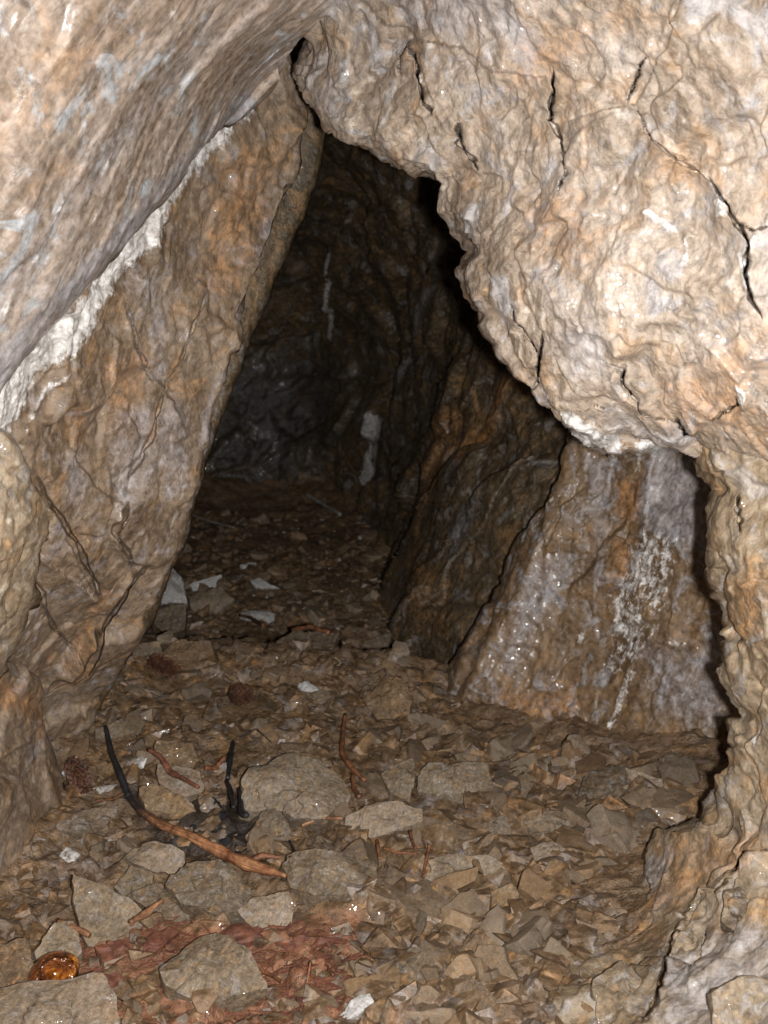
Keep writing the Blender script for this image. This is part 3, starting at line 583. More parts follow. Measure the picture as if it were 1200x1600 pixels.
# ------------------------------------------------------------------ stones
def stone_mesh(name, outline, thick, rings, seg, rng, facets=5, under=0.9, rough=0.02, dome=0.35):
    """chipped stone: outline in the local xy plane, top cut by tilted facets, sides falling to a smaller underside"""
    o = np.array(outline, float); c = o.mean(0); o = o - c
    O = resample(np.r_[o, o[:1]], seg + 1)[:-1]
    size = np.abs(o).max()
    qo = np.c_[O, np.full(seg, rng.uniform(0, 9))]
    O = O * (1 + 0.10 * fbm(qo, size * 0.5, 4, 0.6, seed=rng.uniform(0, 40)))[:, None]
    pl = [(rng.uniform(-1, 1, 2) * dome * 1.1, rng.uniform(0.0, dome * 0.8)) for _ in range(facets)]
    rr = np.linspace(0, 1, rings + 1)[1:]
    vs = [np.array([[0, 0, 0.0]])]
    for r in rr: vs.append(np.c_[O * r, np.zeros(seg)])
    top = np.concatenate(vs)
    h = np.full(len(top), 1.0) * thick * 0.5
    for (g, off) in pl:
        h = np.minimum(h, thick * 0.5 + size * off - top[:, :2] @ g * 1.0)
    h = np.maximum(h, -0.15 * thick)
    top[:, 2] = h
    vs = [top]
    for z, s in ((-0.30, 1.03), (-0.62, 1.0 + 0.02), (-1.0, under)):
        zz = np.minimum(top[-seg:, 2], 0.5 * thick); vs.append(np.c_[O * s, zz + (z * thick - zz) * abs(z)])
    vs.append(np.array([[0, 0, -thick]]))
    v = np.concatenate(vs)
    n = v / (np.linalg.norm(v, axis=1)[:, None] + 1e-9)
    sd = rng.uniform(0, 50)
    v = v + n * (size * (rough * 1.6 * fbm(v, size * 0.6, 4, 0.55, seed=sd) + rough * 4.5 * cells(v, size * 0.6, sd, 50.0)[0]))[:, None]
    fs = [(0, 1 + k, 1 + (k + 1) % seg) for k in range(seg)]
    nr = rings + 3
    for r in range(nr - 1):
        a = 1 + r * seg; b = a + seg
        fs += [(a + k, b + k, b + (k + 1) % seg, a + (k + 1) % seg) for k in range(seg)]
    last = len(v) - 1; a = 1 + (nr - 1) * seg
    fs += [(a + (k + 1) % seg, a + k, last) for k in range(seg)]
    me = bpy.data.meshes.new(name); me.from_pydata(v.tolist(), [], fs); me.update()
    me.polygons.foreach_set('use_smooth', np.full(len(me.polygons), True, bool)); me.set_sharp_from_angle(angle=math.radians(24))
    return me, c

def hero(outline, label, mat=None, depth=None, tilt=0.45, thick=0.05, lean=(0, 0), lift=-0.12, name='rock', group='named rocks on the cave floor', dome=0.4, facets=8, seed=0, rough=0.022):
    """a stone of its own: outline in photo pixels laid on a tilted plane through its place on the floor"""
    rng = np.random.default_rng(100 + seed + int(outline[0][0] * 3 + outline[0][1]))
    o = np.array(outline, float); c = o.mean(0); low = o[np.argmax(o[:, 1])]
    g = ground([c[0]], [min(low[1], 1900) * 0.45 + c[1] * 0.55])[0]
    if depth is not None: g = P(c[0], c[1], depth)
    toc = CAM - g; toc /= np.linalg.norm(toc)
    n = np.array([lean[0], lean[1], 1.0]) * (1 - tilt) + toc * tilt; n /= np.linalg.norm(n)
    d0 = ((g + np.array([0, 0, thick * lift]) - CAM) @ n)
    rays = P(o[:, 0], o[:, 1], np.ones(len(o))) - CAM
    pts = CAM + rays * (d0 / (rays @ n))[:, None]
    cen = pts.mean(0)
    ex = np.cross([0, 1, 0], n); ex /= np.linalg.norm(ex); ey = np.cross(n, ex)
    loc = np.c_[(pts - cen) @ ex, (pts - cen) @ ey]
    if (loc[:, 0] * np.roll(loc[:, 1], -1) - np.roll(loc[:, 0], -1) * loc[:, 1]).sum() < 0: loc = loc[::-1]
    me, cc = stone_mesh(name, loc, thick, 16, 64, rng, facets, 0.92, rough, dome)
    me.materials.append(mat or M_BROWNST)
    ob = bpy.data.objects.new(name, me); COL.objects.link(ob)
    from mathutils import Matrix
    p = cen + ex * cc[0] + ey * cc[1]
    ob.matrix_world = Matrix(((ex[0], ey[0], n[0], p[0]), (ex[1], ey[1], n[1], p[1]), (ex[2], ey[2], n[2], p[2]), (0, 0, 0, 1)))
    tag(ob, label, 'rock', group); return ob

GREYST = warm([(0.22, (0.058, 0.043, 0.027)), (0.42, (0.112, 0.088, 0.059)), (0.6, (0.165, 0.132, 0.092)), (0.8, (0.26, 0.22, 0.165))], 0.90, 0.80, 1.05)
M_PALE = rock_mat('pale_stone', [(0.22, (0.10, 0.070, 0.044)), (0.42, (0.18, 0.130, 0.085)), (0.6, (0.25, 0.185, 0.126)), (0.8, (0.35, 0.28, 0.21))], axis=(0.2, 0.9, 0.3), aniso=(8, 8, 2), bump=0.7, per_object=True, ochre=0.25, grey=0.4, pale=0.3, ts=4.0)
M_GREYST = rock_mat('grey_brown_stone', GREYST, axis=(0.3, 0.8, 0.3), aniso=(8, 8, 2), bump=0.8, per_object=True, ochre=0.3, grey=0.4, pale=0.25, ts=4.0)
M_OCHRE = rock_mat('rusty_stone', [(0.22, (0.075, 0.042, 0.021)), (0.42, (0.15, 0.092, 0.046)), (0.6, (0.225, 0.145, 0.075)), (0.8, (0.30, 0.215, 0.13))], axis=(0.3, 0.8, 0.3), aniso=(8, 8, 2), bump=0.9, per_object=True, ochre=0.6, grey=0.15, pale=0.2, ts=4.0)
M_WHITE = rock_mat('white_stone', [(0.25, (0.38, 0.36, 0.34)), (0.5, (0.52, 0.50, 0.47)), (0.8, (0.66, 0.64, 0.60))], axis=(0.3, 0.8, 0.3), aniso=(8, 8, 2), bump=0.8, per_object=True, ochre=0.08, grey=0.3, pale=0.3, ts=4.0)

def wood_mat(name, c0, c1, rough=0.6, scale=30, burn=0.0):
    k = NT(name); n = k.noise(scale, 6, 0.7, 0.8); n2 = k.noise(scale * 6, 4, 0.6)
    col = k.ramp(n, [(0.35, c0), (0.65, c1)]); col = k.mix(1.0, col, k.ramp(n2, [(0.3, (0.55,) * 3), (0.7, (1.25,) * 3)]), 'MULTIPLY')
    at = k.n('ShaderNodeAttribute', attribute_name='mask'); sp = k.n('ShaderNodeSeparateColor'); k.put(sp.inputs[0], at.outputs['Color'])
    cb = k.n('ShaderNodeCombineXYZ'); k.put(cb.inputs[0], k.math('MULTIPLY', sp.outputs[0], 5.0)); k.put(cb.inputs[1], k.math('MULTIPLY', sp.outputs[1], 7.0)); k.put(cb.inputs[2], k.math('MULTIPLY', sp.outputs[2], 7.0))
    fib = k.noise(1.6, 5, 0.7, 0.3, cb.outputs[0])
    col = k.mix(1.0, col, k.ramp(fib, [(0.36, (0.35,) * 3), (0.62, (1.3,) * 3)]), 'MULTIPLY')
    if burn:          # charred at its start, fading out along the length
        f = k.math('ADD', sp.outputs[0], k.math('MULTIPLY', k.math('SUBTRACT', n, 0.5), 0.7))
        col = k.mix(k.rng(f, burn * 1.6, 0.0), col, (0.02, 0.017, 0.016))
    k.put(k.bsdf.inputs['Base Color'], col); k.bsdf.inputs['Roughness'].default_value = rough
    k.put(k.bsdf.inputs['Normal'], k.bump(n2, 0.6, 0.002, k.bump(n, 0.4, 0.004))); return k.m
M_WOOD = wood_mat('weathered_orange_wood', (0.13, 0.045, 0.018), (0.42, 0.22, 0.11), scale=14)
M_SHAFT = wood_mat('charring_stick_wood', (0.14, 0.042, 0.016), (0.40, 0.19, 0.085), 0.55, 22, 0.3)
M_TWIG = wood_mat('reddish_twig_wood', (0.07, 0.026, 0.012), (0.32, 0.125, 0.05), scale=45)
M_CHAR = wood_mat('charred_wood', (0.008, 0.008, 0.009), (0.03, 0.03, 0.032), 0.5, 60)
M_GREYWOOD = wood_mat('bleached_twig_wood', (0.25, 0.22, 0.18), (0.45, 0.42, 0.37))
M_SPLINT = wood_mat('rotten_red_wood', (0.095, 0.030, 0.018), (0.29, 0.11, 0.058), 0.7, 25)
M_CONE = wood_mat('pine_cone_scales', (0.035, 0.014, 0.008), (0.19, 0.075, 0.032), 0.6, 60)

M_BROWNST = rock_mat('brown_stone', TAN[:1] + [(0.42, (0.128, 0.092, 0.055)), (0.55, (0.185, 0.136, 0.085)), (0.75, (0.27, 0.21, 0.145))], axis=(0.2, 0.9, 0.3), aniso=(7, 7, 2), bump=0.8, per_object=True, ochre=0.5, grey=0.4, pale=0.3, ts=4.0)
HERO = [
 ([(0, 1568), (60, 1556), (150, 1554), (178, 1575), (190, 1620), (150, 1700), (-40, 1700), (-60, 1580)], 'large flat pinkish brown rock in the bottom left corner', M_PALE, dict(thick=0.07, tilt=0.3, lift=0.1, dome=0.12)),
 ([(116, 1376), (160, 1390), (200, 1412), (238, 1442), (205, 1468), (185, 1490), (140, 1488), (122, 1450), (114, 1410)], 'grey pointed flat rock standing above the red splinters', M_GREYST, dict(thick=0.05, tilt=0.7, dome=0.08, facets=3)),
 ([(205, 1332), (240, 1322), (290, 1338), (290, 1378), (262, 1378), (212, 1362), (192, 1346)], 'pale blocky rock below the lower half of the charred stick', M_PALE, dict(thick=0.05, tilt=0.5, dome=0.3)),
 ([(86, 1298), (115, 1278), (150, 1268), (185, 1270), (184, 1302), (130, 1310), (95, 1307)], 'pale tan leaf-shaped flat rock right below the upright pine cone', M_PALE, dict(thick=0.025, tilt=0.4, dome=0.15, facets=3)),
 ([(180, 1392), (205, 1358), (240, 1372), (238, 1400), (195, 1412)], 'dark grey flat stone tucked behind the pointed grey rock', M_GREYST, dict(thick=0.03, tilt=0.6, dome=0.05, facets=2)),
 ([(198, 1405), (240, 1390), (262, 1400), (300, 1420), (290, 1450), (250, 1445), (225, 1425)], 'small grey brown rock wedged beside the pointed grey rock', M_GREYST, dict(thick=0.04, tilt=0.5)),
 ([(262, 1400), (285, 1375), (340, 1368), (378, 1385), (395, 1410), (385, 1440), (340, 1450), (285, 1430)], 'rounded brown boulder-like rock under the thick end of the charred stick', None, dict(thick=0.08, tilt=0.45, dome=0.45)),
 ([(372, 1432), (400, 1412), (450, 1406), (458, 1430), (452, 1455), (395, 1462)], 'ribbed pale rock touching the butt of the charred stick', M_PALE, dict(thick=0.05, tilt=0.5)),
 ([(375, 1260), (395, 1220), (440, 1196), (500, 1198), (540, 1225), (548, 1270), (520, 1290), (470, 1300), (400, 1290), (376, 1280)], 'big rounded brown rock in the middle behind the charcoal', None, dict(thick=0.11, tilt=0.45, dome=0.45, facets=6)),
 ([(445, 1258), (475, 1248), (515, 1252), (522, 1272), (510, 1290), (460, 1288), (444, 1272)], 'pale knob of rock on the front of the big rounded rock', M_PALE, dict(thick=0.05, tilt=0.6, lift=1.3)),
 ([(390, 1310), (410, 1275), (430, 1270), (448, 1290), (455, 1320), (430, 1335), (395, 1330)], 'small peaked brown rock just right of the burnt black stub', None, dict(thick=0.05, tilt=0.6)),
 ([(440, 1360), (475, 1348), (520, 1350), (585, 1360), (590, 1400), (550, 1420), (490, 1425), (455, 1405)], 'broad grey brown rock right of the thick stick end', M_GREYST, dict(thack=0) if 0 else dict(thick=0.09, tilt=0.45, dome=0.4)),
 ([(540, 1285), (570, 1273), (620, 1268), (660, 1280), (660, 1300), (600, 1318), (560, 1320), (544, 1305)], 'whitish wet rock below the reddish forked twig', M_PALE, dict(thick=0.06, tilt=0.45)),
 ([(252, 1540), (290, 1500), (340, 1482), (385, 1510), (420, 1560), (350, 1580), (300, 1582), (262, 1565)], 'domed grey brown rock bedded in the red soil, bottom centre left', M_GREYST, dict(thick=0.09, tilt=0.4, dome=0.4)),
 ([(532, 1588), (560, 1562), (578, 1560), (585, 1575), (560, 1595), (540, 1598)], 'small whitish stone near the bottom edge right of the red soil', M_WHITE, dict(thick=0.03, tilt=0.5)),
 ([(613, 1520), (645, 1480), (662, 1490), (676, 1525), (660, 1545), (645, 1552)], 'upright grey diamond-shaped stone in the front rubble', M_GREYST, dict(thick=0.035, tilt=0.75, dome=0.06, facets=2)),
 ([(730, 1470), (752, 1458), (775, 1490), (780, 1512), (745, 1518), (722, 1495)], 'tan five-sided stone right of the upright diamond-shaped stone', M_OCHRE, dict(thick=0.04, tilt=0.6, dome=0.1)),
 ([(680, 1405), (710, 1397), (742, 1425), (720, 1435), (690, 1420)], 'grey wedge stone with a pale broken face in the rubble', M_GREYST, dict(thick=0.04, tilt=0.5)),
 ([(750, 1410), (800, 1390), (810, 1405), (800, 1425), (765, 1428)], 'ochre brown block with a tiny white chip beside the grey wedge', M_OCHRE, dict(thick=0.045, tilt=0.5)),
 ([(645, 1440), (668, 1435), (695, 1455), (690, 1468), (660, 1462)], 'small pinkish curved stone behind the upright diamond-shaped stone', M_PALE, dict(thick=0.03, tilt=0.5)),
 ([(745, 1295), (790, 1280), (800, 1310), (785, 1320), (755, 1315)], 'pale square-cut stone in the middle rubble below the flat brown ledge', M_PALE, dict(thick=0.04, tilt=0.55)),
 ([(670, 1205), (760, 1208), (770, 1245), (720, 1262), (655, 1250), (650, 1225)], 'broad layered dark brown slab in the middle of the floor', M_BROWNST, dict(thick=0.06, tilt=0.4, dome=0.12)),
 ([(595, 1215), (625, 1205), (650, 1218), (640, 1260), (610, 1250)], 'rounded light brown rock left of the layered slab', None, dict(thick=0.05, tilt=0.5)),
 ([(615, 1200), (645, 1185), (650, 1210), (640, 1212)], 'small grey triangular chip leaning beside the layered slab', M_GREYST, dict(thick=0.02, tilt=0.7, dome=0.05, facets=2)),
 ([(978, 1205), (1050, 1228), (1050, 1243), (1000, 1235), (980, 1220)], 'long narrow lilac grey flake lying by the pillar shadow', M_PALE, dict(thick=0.025, tilt=0.5, dome=0.05, facets=2)),
 ([(910, 1215), (950, 1198), (990, 1215), (985, 1250), (930, 1262), (905, 1245)], 'flat greyish rock under the alcove wall left of the narrow flake', M_GREYST, dict(thick=0.04, tilt=0.45)),
 ([(820, 1290), (850, 1272), (905, 1275), (910, 1300), (860, 1310), (825, 1308)], 'flat tan rock in the right rubble under the alcove', None, dict(thick=0.04, tilt=0.45)),
 ([(830, 1330), (860, 1322), (885, 1335), (870, 1360), (838, 1355)], 'small tan rock with a white glint in the right rubble', M_PALE, dict(thick=0.035, tilt=0.5)),
 ([(640, 1365), (690, 1345), (760, 1350), (790, 1370), (740, 1385), (680, 1390)], 'long layered olive brown stone in the front rubble', M_BROWNST, dict(thick=0.04, tilt=0.4, dome=0.12)),
 ([(570, 1100), (600, 1060), (625, 1062), (645, 1090), (640, 1130), (590, 1132)], 'peaked rock stained bright rusty orange in the middle of the floor', M_OCHRE, dict(thick=0.06, tilt=0.6)),
 ([(250, 1030), (275, 1008), (330, 1010), (335, 1030), (310, 1042), (262, 1042)], 'flat tan orange rock on the ledge below the black gap', M_OCHRE, dict(thick=0.05, tilt=0.5, dome=0.15)),
 ([(180, 1015), (250, 1008), (255, 1025), (200, 1030)], 'dark brown plate on the ledge left of the flat tan orange rock', None, dict(thick=0.03, tilt=0.5, dome=0.05)),
 ([(430, 1008), (465, 990), (530, 995), (520, 1010), (440, 1020)], 'flat dark grey stone in the rear just above the orange twig', M_GREYST, dict(thick=0.03, tilt=0.4, dome=0.08)),
 ([(562, 1010), (600, 995), (640, 990), (625, 1010), (580, 1020)], 'flat layered grey rock at the foot of the rear wall', M_GREYST, dict(thick=0.03, tilt=0.5, dome=0.08)),
 ([(605, 1035), (618, 1005), (636, 1008), (640, 1025), (625, 1042)], 'lilac grey upright stone beside the flat layered grey rock', M_PALE, dict(thick=0.03, tilt=0.6, dome=0.1)),
 ([(465, 1072), (480, 1068), (502, 1078), (500, 1086), (470, 1084)], 'small whitish wet stone in the open middle floor', M_WHITE, dict(thick=0.025, tilt=0.5)),
 ([(150, 1145), (190, 1130), (212, 1148), (180, 1160), (150, 1160)], 'flat tan stone above the tip of the charred stick', None, dict(thick=0.025, tilt=0.5, dome=0.06)),
 ([(245, 1200), (315, 1210), (318, 1245), (285, 1255), (250, 1235)], 'square tan rock between the charred stick and the charcoal', M_PALE, dict(thick=0.04, tilt=0.55, dome=0.1)),
 ([(245, 1165), (300, 1170), (312, 1195), (300, 1215), (240, 1200)], 'reddish brown flat rock behind the square tan rock', M_OCHRE, dict(thick=0.04, tilt=0.5, dome=0.1)),
 ([(215, 1240), (240, 1235), (300, 1262), (318, 1288), (290, 1290), (230, 1270)], 'long striped tan rock right beside the charred stick', M_OCHRE, dict(thick=0.05, tilt=0.5)),
 ([(240, 950), (250, 922), (270, 892), (288, 915), (292, 950), (270, 958)], 'white-topped rock standing in the black gap beside the slab', M_WHITE, dict(thick=0.10, tilt=0.6, lift=0.8)),
 ([(235, 955), (290, 953), (290, 990), (262, 1002), (240, 980)], 'dark grey block below the white-topped rock in the gap', M_GREYST, dict(thick=0.08, tilt=0.6)),
 ([(296, 915), (345, 900), (350, 920), (305, 925)], 'thin whitish grey flake in the rear rubble', M_WHITE, dict(thick=0.02, tilt=0.5, dome=0.08)),
 ([(295, 935), (345, 925), (365, 945), (340, 962), (300, 960)], 'brown block in the rear rubble below the thin whitish flake', None, dict(thick=0.06, tilt=0.5)),
 ([(375, 885), (400, 880), (400, 890), (380, 892)], 'small pale chip far back in the rear rubble', M_WHITE, dict(thick=0.02, tilt=0.5)),
 ([(388, 912), (405, 905), (425, 918), (440, 922), (400, 922)], 'whitish knobbly stone in the middle of the rear rubble', M_WHITE, dict(thick=0.03, tilt=0.5)),
 ([(375, 962), (395, 956), (430, 962), (440, 972), (385, 972)], 'curved whitish grey stone in the rear above the red twig', M_WHITE, dict(thick=0.03, tilt=0.4)),
 ([(270, 860), (285, 845), (300, 858), (298, 865), (272, 866)], 'pinkish stone in the rear right beside the slab edge', M_PALE, dict(thick=0.03, tilt=0.5)),
 ([(245, 1000), (265, 990), (280, 1005), (270, 1010), (248, 1008)], 'small pinkish stone at the foot of the dark grey block', M_PALE, dict(thick=0.03, tilt=0.5)),
 ([(0, 1490), (40, 1480), (55, 1520), (50, 1560), (0, 1568), (-40, 1540)], 'rusty brown rock at the left edge above the bottom corner rock', M_OCHRE, dict(thick=0.06, tilt=0.5, dome=0.15)),
 ([(55, 1500), (85, 1455), (115, 1450), (130, 1500), (100, 1530), (62, 1530)], 'smooth olive brown rock just above the amber dome', M_GREYST, dict(thick=0.05, tilt=0.55, dome=0.12)),
 ([(1030, 1190), (1050, 1178), (1075, 1186), (1060, 1200), (1040, 1205)], 'small grey square stone perched by the pillar edge', M_GREYST, dict(thick=0.03, tilt=0.5)),
 ([(92, 1212), (104, 1200), (120, 1180), (119, 1202), (105, 1212)], 'small pale grey flake above the upright pine cone', M_WHITE, dict(thick=0.01, tilt=0.8, dome=0.05, facets=2)),
]
for i, (o, lab, mt, kw) in enumerate(HERO): hero(o, lab, mt, seed=i, **kw)
M_BLOCK = rock_mat('foot_block_rock', PIL, axis=(0.6, 0.1, 0.7), aniso=(4, 4, 2), bump=0.8, per_object=True, ochre=0.4, grey=0.6, pale=0.3, ts=3.0)
pd = TPS(PIL_D)
for i, (o, lab, th) in enumerate([
 ([(1092, 1392), (1128, 1394), (1140, 1425), (1118, 1450), (1072, 1442)], 'squared grey block at the top of the cracked pillar foot', 0.05),
 ([(1060, 1462), (1098, 1452), (1108, 1500), (1088, 1560), (1050, 1585), (1040, 1530)], 'long grey block below the squared block on the pillar foot', 0.05),
 ([(1132, 1402), (1200, 1385), (1240, 1420), (1210, 1465), (1150, 1472), (1128, 1445)], 'broad pinkish block at the right edge of the pillar foot', 0.06),
 ([(925, 1535), (975, 1502), (1012, 1540), (995, 1605), (935, 1612)], 'flat grey brown rock at the bottom of the pillar foot', 0.05),
 ([(1110, 1560), (1180, 1528), (1235, 1560), (1225, 1650), (1120, 1650)], 'pale block in the bottom right corner', 0.06),
 ([(850, 1505), (905, 1478), (935, 1500), (915, 1530), (865, 1540)], 'low ochre rock where the pillar foot meets the rubble', 0.04)]):
    oo = np.array(o, float); cx, cy = oo.mean(0)
    hero(o, lab, M_OCHRE if 'ochre' in lab else M_BLOCK, depth=float(pd(np.array([cx]), np.array([cy]))[0]), tilt=0.75, thick=th, lift=-0.15, dome=0.4, rough=0.035, seed=50 + i, group='blocks of the pillar foot')

for i, (o, lab) in enumerate([
 ([(150, 1485), (190, 1470), (215, 1480), (205, 1510), (165, 1515)], 'red rotten wood chunk right below the grey pointed rock'),
 ([(205, 1500), (262, 1450), (275, 1458), (240, 1500), (215, 1515)], 'long red rotten wood splinter slanting up to the broad rock'),
 ([(238, 1525), (300, 1490), (315, 1500), (262, 1545)], 'pinkish red wood slab left of the domed grey brown rock'),
 ([(290, 1480), (380, 1460), (450, 1450), (440, 1465), (330, 1490)], 'long flat strip of red rotten wood above the domed rock'),
 ([(430, 1475), (510, 1462), (540, 1468), (470, 1490)], 'thin strip of red rotten wood right of the domed rock'),
 ([(150, 1540), (185, 1520), (200, 1545), (170, 1570)], 'dark red crumbling wood lump right of the amber dome')]):
    w = hero(o, lab, M_SPLINT, tilt=0.4, thick=0.018, name='rotten_wood', group='rotten red wood in the soil', dome=0.25, seed=i, rough=0.05); w['category'] = 'rotten wood'
# places kept free of random stones: along the sticks and cones, and on the named rocks
KEEP = [[(168, 1165), (176, 1195), (190, 1232), (222, 1290), (255, 1312), (300, 1338), (350, 1366), (400, 1394), (448, 1412)], [(540, 1132), (534, 1160), (538, 1195), (570, 1240), (562, 1275)], [(377, 1258), (387, 1318)], [(355, 1236), (366, 1290)],
        [(365, 1165), (356, 1225)], [(110, 1200), (134, 1260)], [(230, 1048), (282, 1075)], [(352, 1108), (400, 1108)], [(388, 1367), (438, 1368)], [(472, 1314), (536, 1316)], [(590, 1342), (593, 1376)], [(671, 1342), (660, 1390)], [(640, 1325), (650, 1355)],
        [(376, 978), (412, 995)], [(458, 1004), (515, 1013)], [(95, 1470), (142, 1492)], [(70, 1530), (105, 1530)], [(402, 1513), (442, 1548)], [(236, 1208), (312, 1270)]]
def clear_of(x, y, r):
    ok = np.ones(np.shape(x), bool)
    for l in KEEP: ok &= polydist(x, y, l)[0] > r
    for o, *_ in HERO: ok &= ~inpoly(x, y, o)
    return ok
# a library of chipped stones, copied as individuals
LIB = []
for i in range(26):
    rng = np.random.default_rng(900 + i); k = rng.integers(5, 9)
    an = np.sort((np.arange(k) + rng.uniform(-0.35, 0.35, k)) / k * 2 * math.pi); rad = rng.uniform(0.6, 1.0, k)
    el = rng.uniform(0.5, 0.95)
    out = np.c_[np.cos(an) * rad, np.sin(an) * rad * el]
    me, _ = stone_mesh('rubble_stone', out, rng.uniform(0.22, 0.5), 5, 26, rng, 5, rng.uniform(0.7, 0.95), 0.03, rng.uniform(0.1, 0.5))
    LIB.append(me)
M_STONE2 = rock_mat('loose_grey_stone', GREYST, bump=0.8, per_object=True, ochre=0.3, grey=0.5, pale=0.3)
M_STONE3 = rock_mat('loose_rusty_stone', [(0.25, (0.10, 0.055, 0.026)), (0.45, (0.19, 0.112, 0.052)), (0.6, (0.26, 0.165, 0.085)), (0.8, (0.34, 0.25, 0.16))], bump=0.8, per_object=True, ochre=0.5, grey=0.2, pale=0.3)
MATS = [M_STONE] * 6 + [M_STONE2] * 3 + [M_STONE3] * 3
ZONES = [  # polygon in photo pixels, how many, size range in metres, label, group
 ([(300, 800), (590, 800), (630, 990), (240, 990), (280, 860)], 55, (0.022, 0.06), 'small dark stone in the dim rear rubble beyond the ledge', 'stones in the dim rear rubble'),
 ([(180, 1020), (640, 1010), (720, 1110), (560, 1180), (130, 1150)], 45, (0.018, 0.05), 'small brown stone in the open middle floor', 'stones on the open middle floor'),
 ([(560, 1140), (900, 1170), (1060, 1190), (1070, 1260), (1000, 1320), (900, 1390), (600, 1330)], 65, (0.025, 0.068), 'small angular brown stone in the rubble below the alcove wall', 'rubble below the alcove wall'),
 ([(470, 1340), (900, 1390), (820, 1480), (780, 1620), (560, 1620), (590, 1440)], 62, (0.022, 0.062), 'small angular stone in the front centre rubble', 'front centre rubble'),
 ([(110, 1160), (560, 1190), (560, 1330), (430, 1350), (100, 1320)], 28, (0.014, 0.038), 'small stone around the burnt sticks', 'stones around the burnt sticks'),
 ([(-20, 1330), (180, 1330), (260, 1480), (560, 1450), (560, 1640), (-20, 1640)], 22, (0.012, 0.03), 'small stone beside the red soil and amber dome', 'stones beside the red soil'),
 ([(800, 1480), (930, 1400), (975, 1410), (950, 1540), (900, 1640), (770, 1640)], 23, (0.012, 0.034), 'small angular stone at the foot of the pillar', 'stones at the foot of the pillar'),
]
for zi, (poly, cnt, (s0, s1), lab, grp) in enumerate(ZONES):
    pts = np.array(poly)
    X = RNG.uniform(pts[:, 0].min(), pts[:, 0].max(), cnt * 6); Y = RNG.uniform(pts[:, 1].min(), pts[:, 1].max(), cnt * 6)
    ok = inpoly(X, Y, poly) & clear_of(X, Y, 26); X, Y = X[ok][:cnt], Y[ok][:cnt]
    for g in ground(X, Y):
        s = s0 + (s1 - s0) * RNG.random() ** 1.8
        me = LIB[RNG.integers(len(LIB))]
        ob = bpy.data.objects.new('rubble_stone', me); COL.objects.link(ob)
        if not me.materials: me.materials.append(M_STONE)
        ob.material_slots[0].link = 'OBJECT'; mi = int(RNG.integers(len(MATS))); ob.material_slots[0].material = MATS[mi]
        ob.location = (g[0], g[1], floor_z(g[0], g[1]) + s * 0.12)
        ob.rotation_euler = (RNG.normal(0.25, 0.4), RNG.normal(0, 0.4), RNG.uniform(0, 6.28)); ob.scale = (s, s, s)
        hue = 'brown' if mi < 6 else 'grey' if mi < 9 else 'rusty orange'; big = s > s0 + 0.45 * (s1 - s0)
        l2 = lab.replace('brown ', '').replace('dark ', '').replace('small ', ('fist-sized ' if s > 0.03 else 'larger ') if big else 'small ').replace('stone', hue + ' stone', 1)
        tag(ob, l2, 'stone', grp)

# the fine rubble: thousands of chips, one mass
def chips(name, mat, polys, label):
    vs, fs, cs, off = [], [], [], 0
    base = []
    for i in range(14):
        bm = bmesh.new(); rng = np.random.default_rng(300 + i)
        for q in rng.normal(size=(11, 3)) * np.array([1, 0.75, 0.30]): bm.verts.new(q / max(1, np.linalg.norm(q)) )
        bmesh.ops.convex_hull(bm, input=bm.verts)
        for v in [v for v in bm.verts if not v.link_faces]: bm.verts.remove(v)
        bm.verts.index_update()
        base.append((np.array([v.co[:] for v in bm.verts]), np.array([[v.index for v in f.verts] for f in bm.faces]))); bm.free()
    for poly, cnt, (s0, s1) in polys:
        pts = np.array(poly); X = RNG.uniform(pts[:, 0].min(), pts[:, 0].max(), cnt * 3); Y = RNG.uniform(pts[:, 1].min(), pts[:, 1].max(), cnt * 3)
        ok = inpoly(X, Y, poly) & clear_of(X, Y, 12); X, Y = X[ok][:cnt], Y[ok][:cnt]; Gp = ground(X, Y)
        for g in Gp:
            bv, bf = base[RNG.integers(14)]; s = s0 + (s1 - s0) * RNG.random() ** 2.4
            a, b, c = RNG.normal(0.2, 0.3), RNG.normal(0, 0.3), RNG.uniform(0, 6.28)
            from_m = (np.array([[math.cos(c), -math.sin(c), 0], [math.sin(c), math.cos(c), 0], [0, 0, 1]]) @ np.array([[1, 0, 0], [0, math.cos(a), -math.sin(a)], [0, math.sin(a), math.cos(a)]])
                      @ np.array([[math.cos(b), 0, math.sin(b)], [0, 1, 0], [-math.sin(b), 0, math.cos(b)]]))
            vs.append((bv * s) @ from_m.T + np.array([g[0], g[1], floor_z(g[0], g[1]) + s * 0.02])); fs.append(bf + off); off += len(bv)
            u = RNG.random(); cs.append(np.tile([[0.7 if u > 0.993 else 0, 0.5 * RNG.random() if u < 0.22 else 0, 0.5 * RNG.random() if 0.22 < u < 0.45 else 0, 0.42 * RNG.random() if 0.45 < u < 0.85 else 0]], (len(bv), 1)))
    V = np.concatenate(vs); Fc = np.concatenate(fs)
    mkk = np.concatenate(cs)
    o = mesh_obj(name, V, Fc, mat, smooth=False, masks=mkk); tag(o, label, 'rubble', None, 'stuff'); return o
M_CHIP = rock_mat('rubble_chip_rock', warm(BROWN, 1.0, 1.0, 0.85), axis=(0.3, 0.8, 0.2), aniso=(5, 5, 2), big=34, bump=0.8, ochre=0.45, grey=0.35, pale=0.2, rough=(0.28, 0.7), streak=0.2, wet=0.4)
chips('rubble', M_CHIP, [(ZONES[0][0], 750, (0.007, 0.036)), (ZONES[1][0], 600, (0.004, 0.030)), (ZONES[2][0], 800, (0.006, 0.042)), (ZONES[3][0], 700, (0.005, 0.040)), (ZONES[4][0], 450, (0.004, 0.026)), (ZONES[5][0], 350, (0.004, 0.022)), (ZONES[6][0], 350, (0.005, 0.034))],
      'fine broken rock chips littering the cave floor')

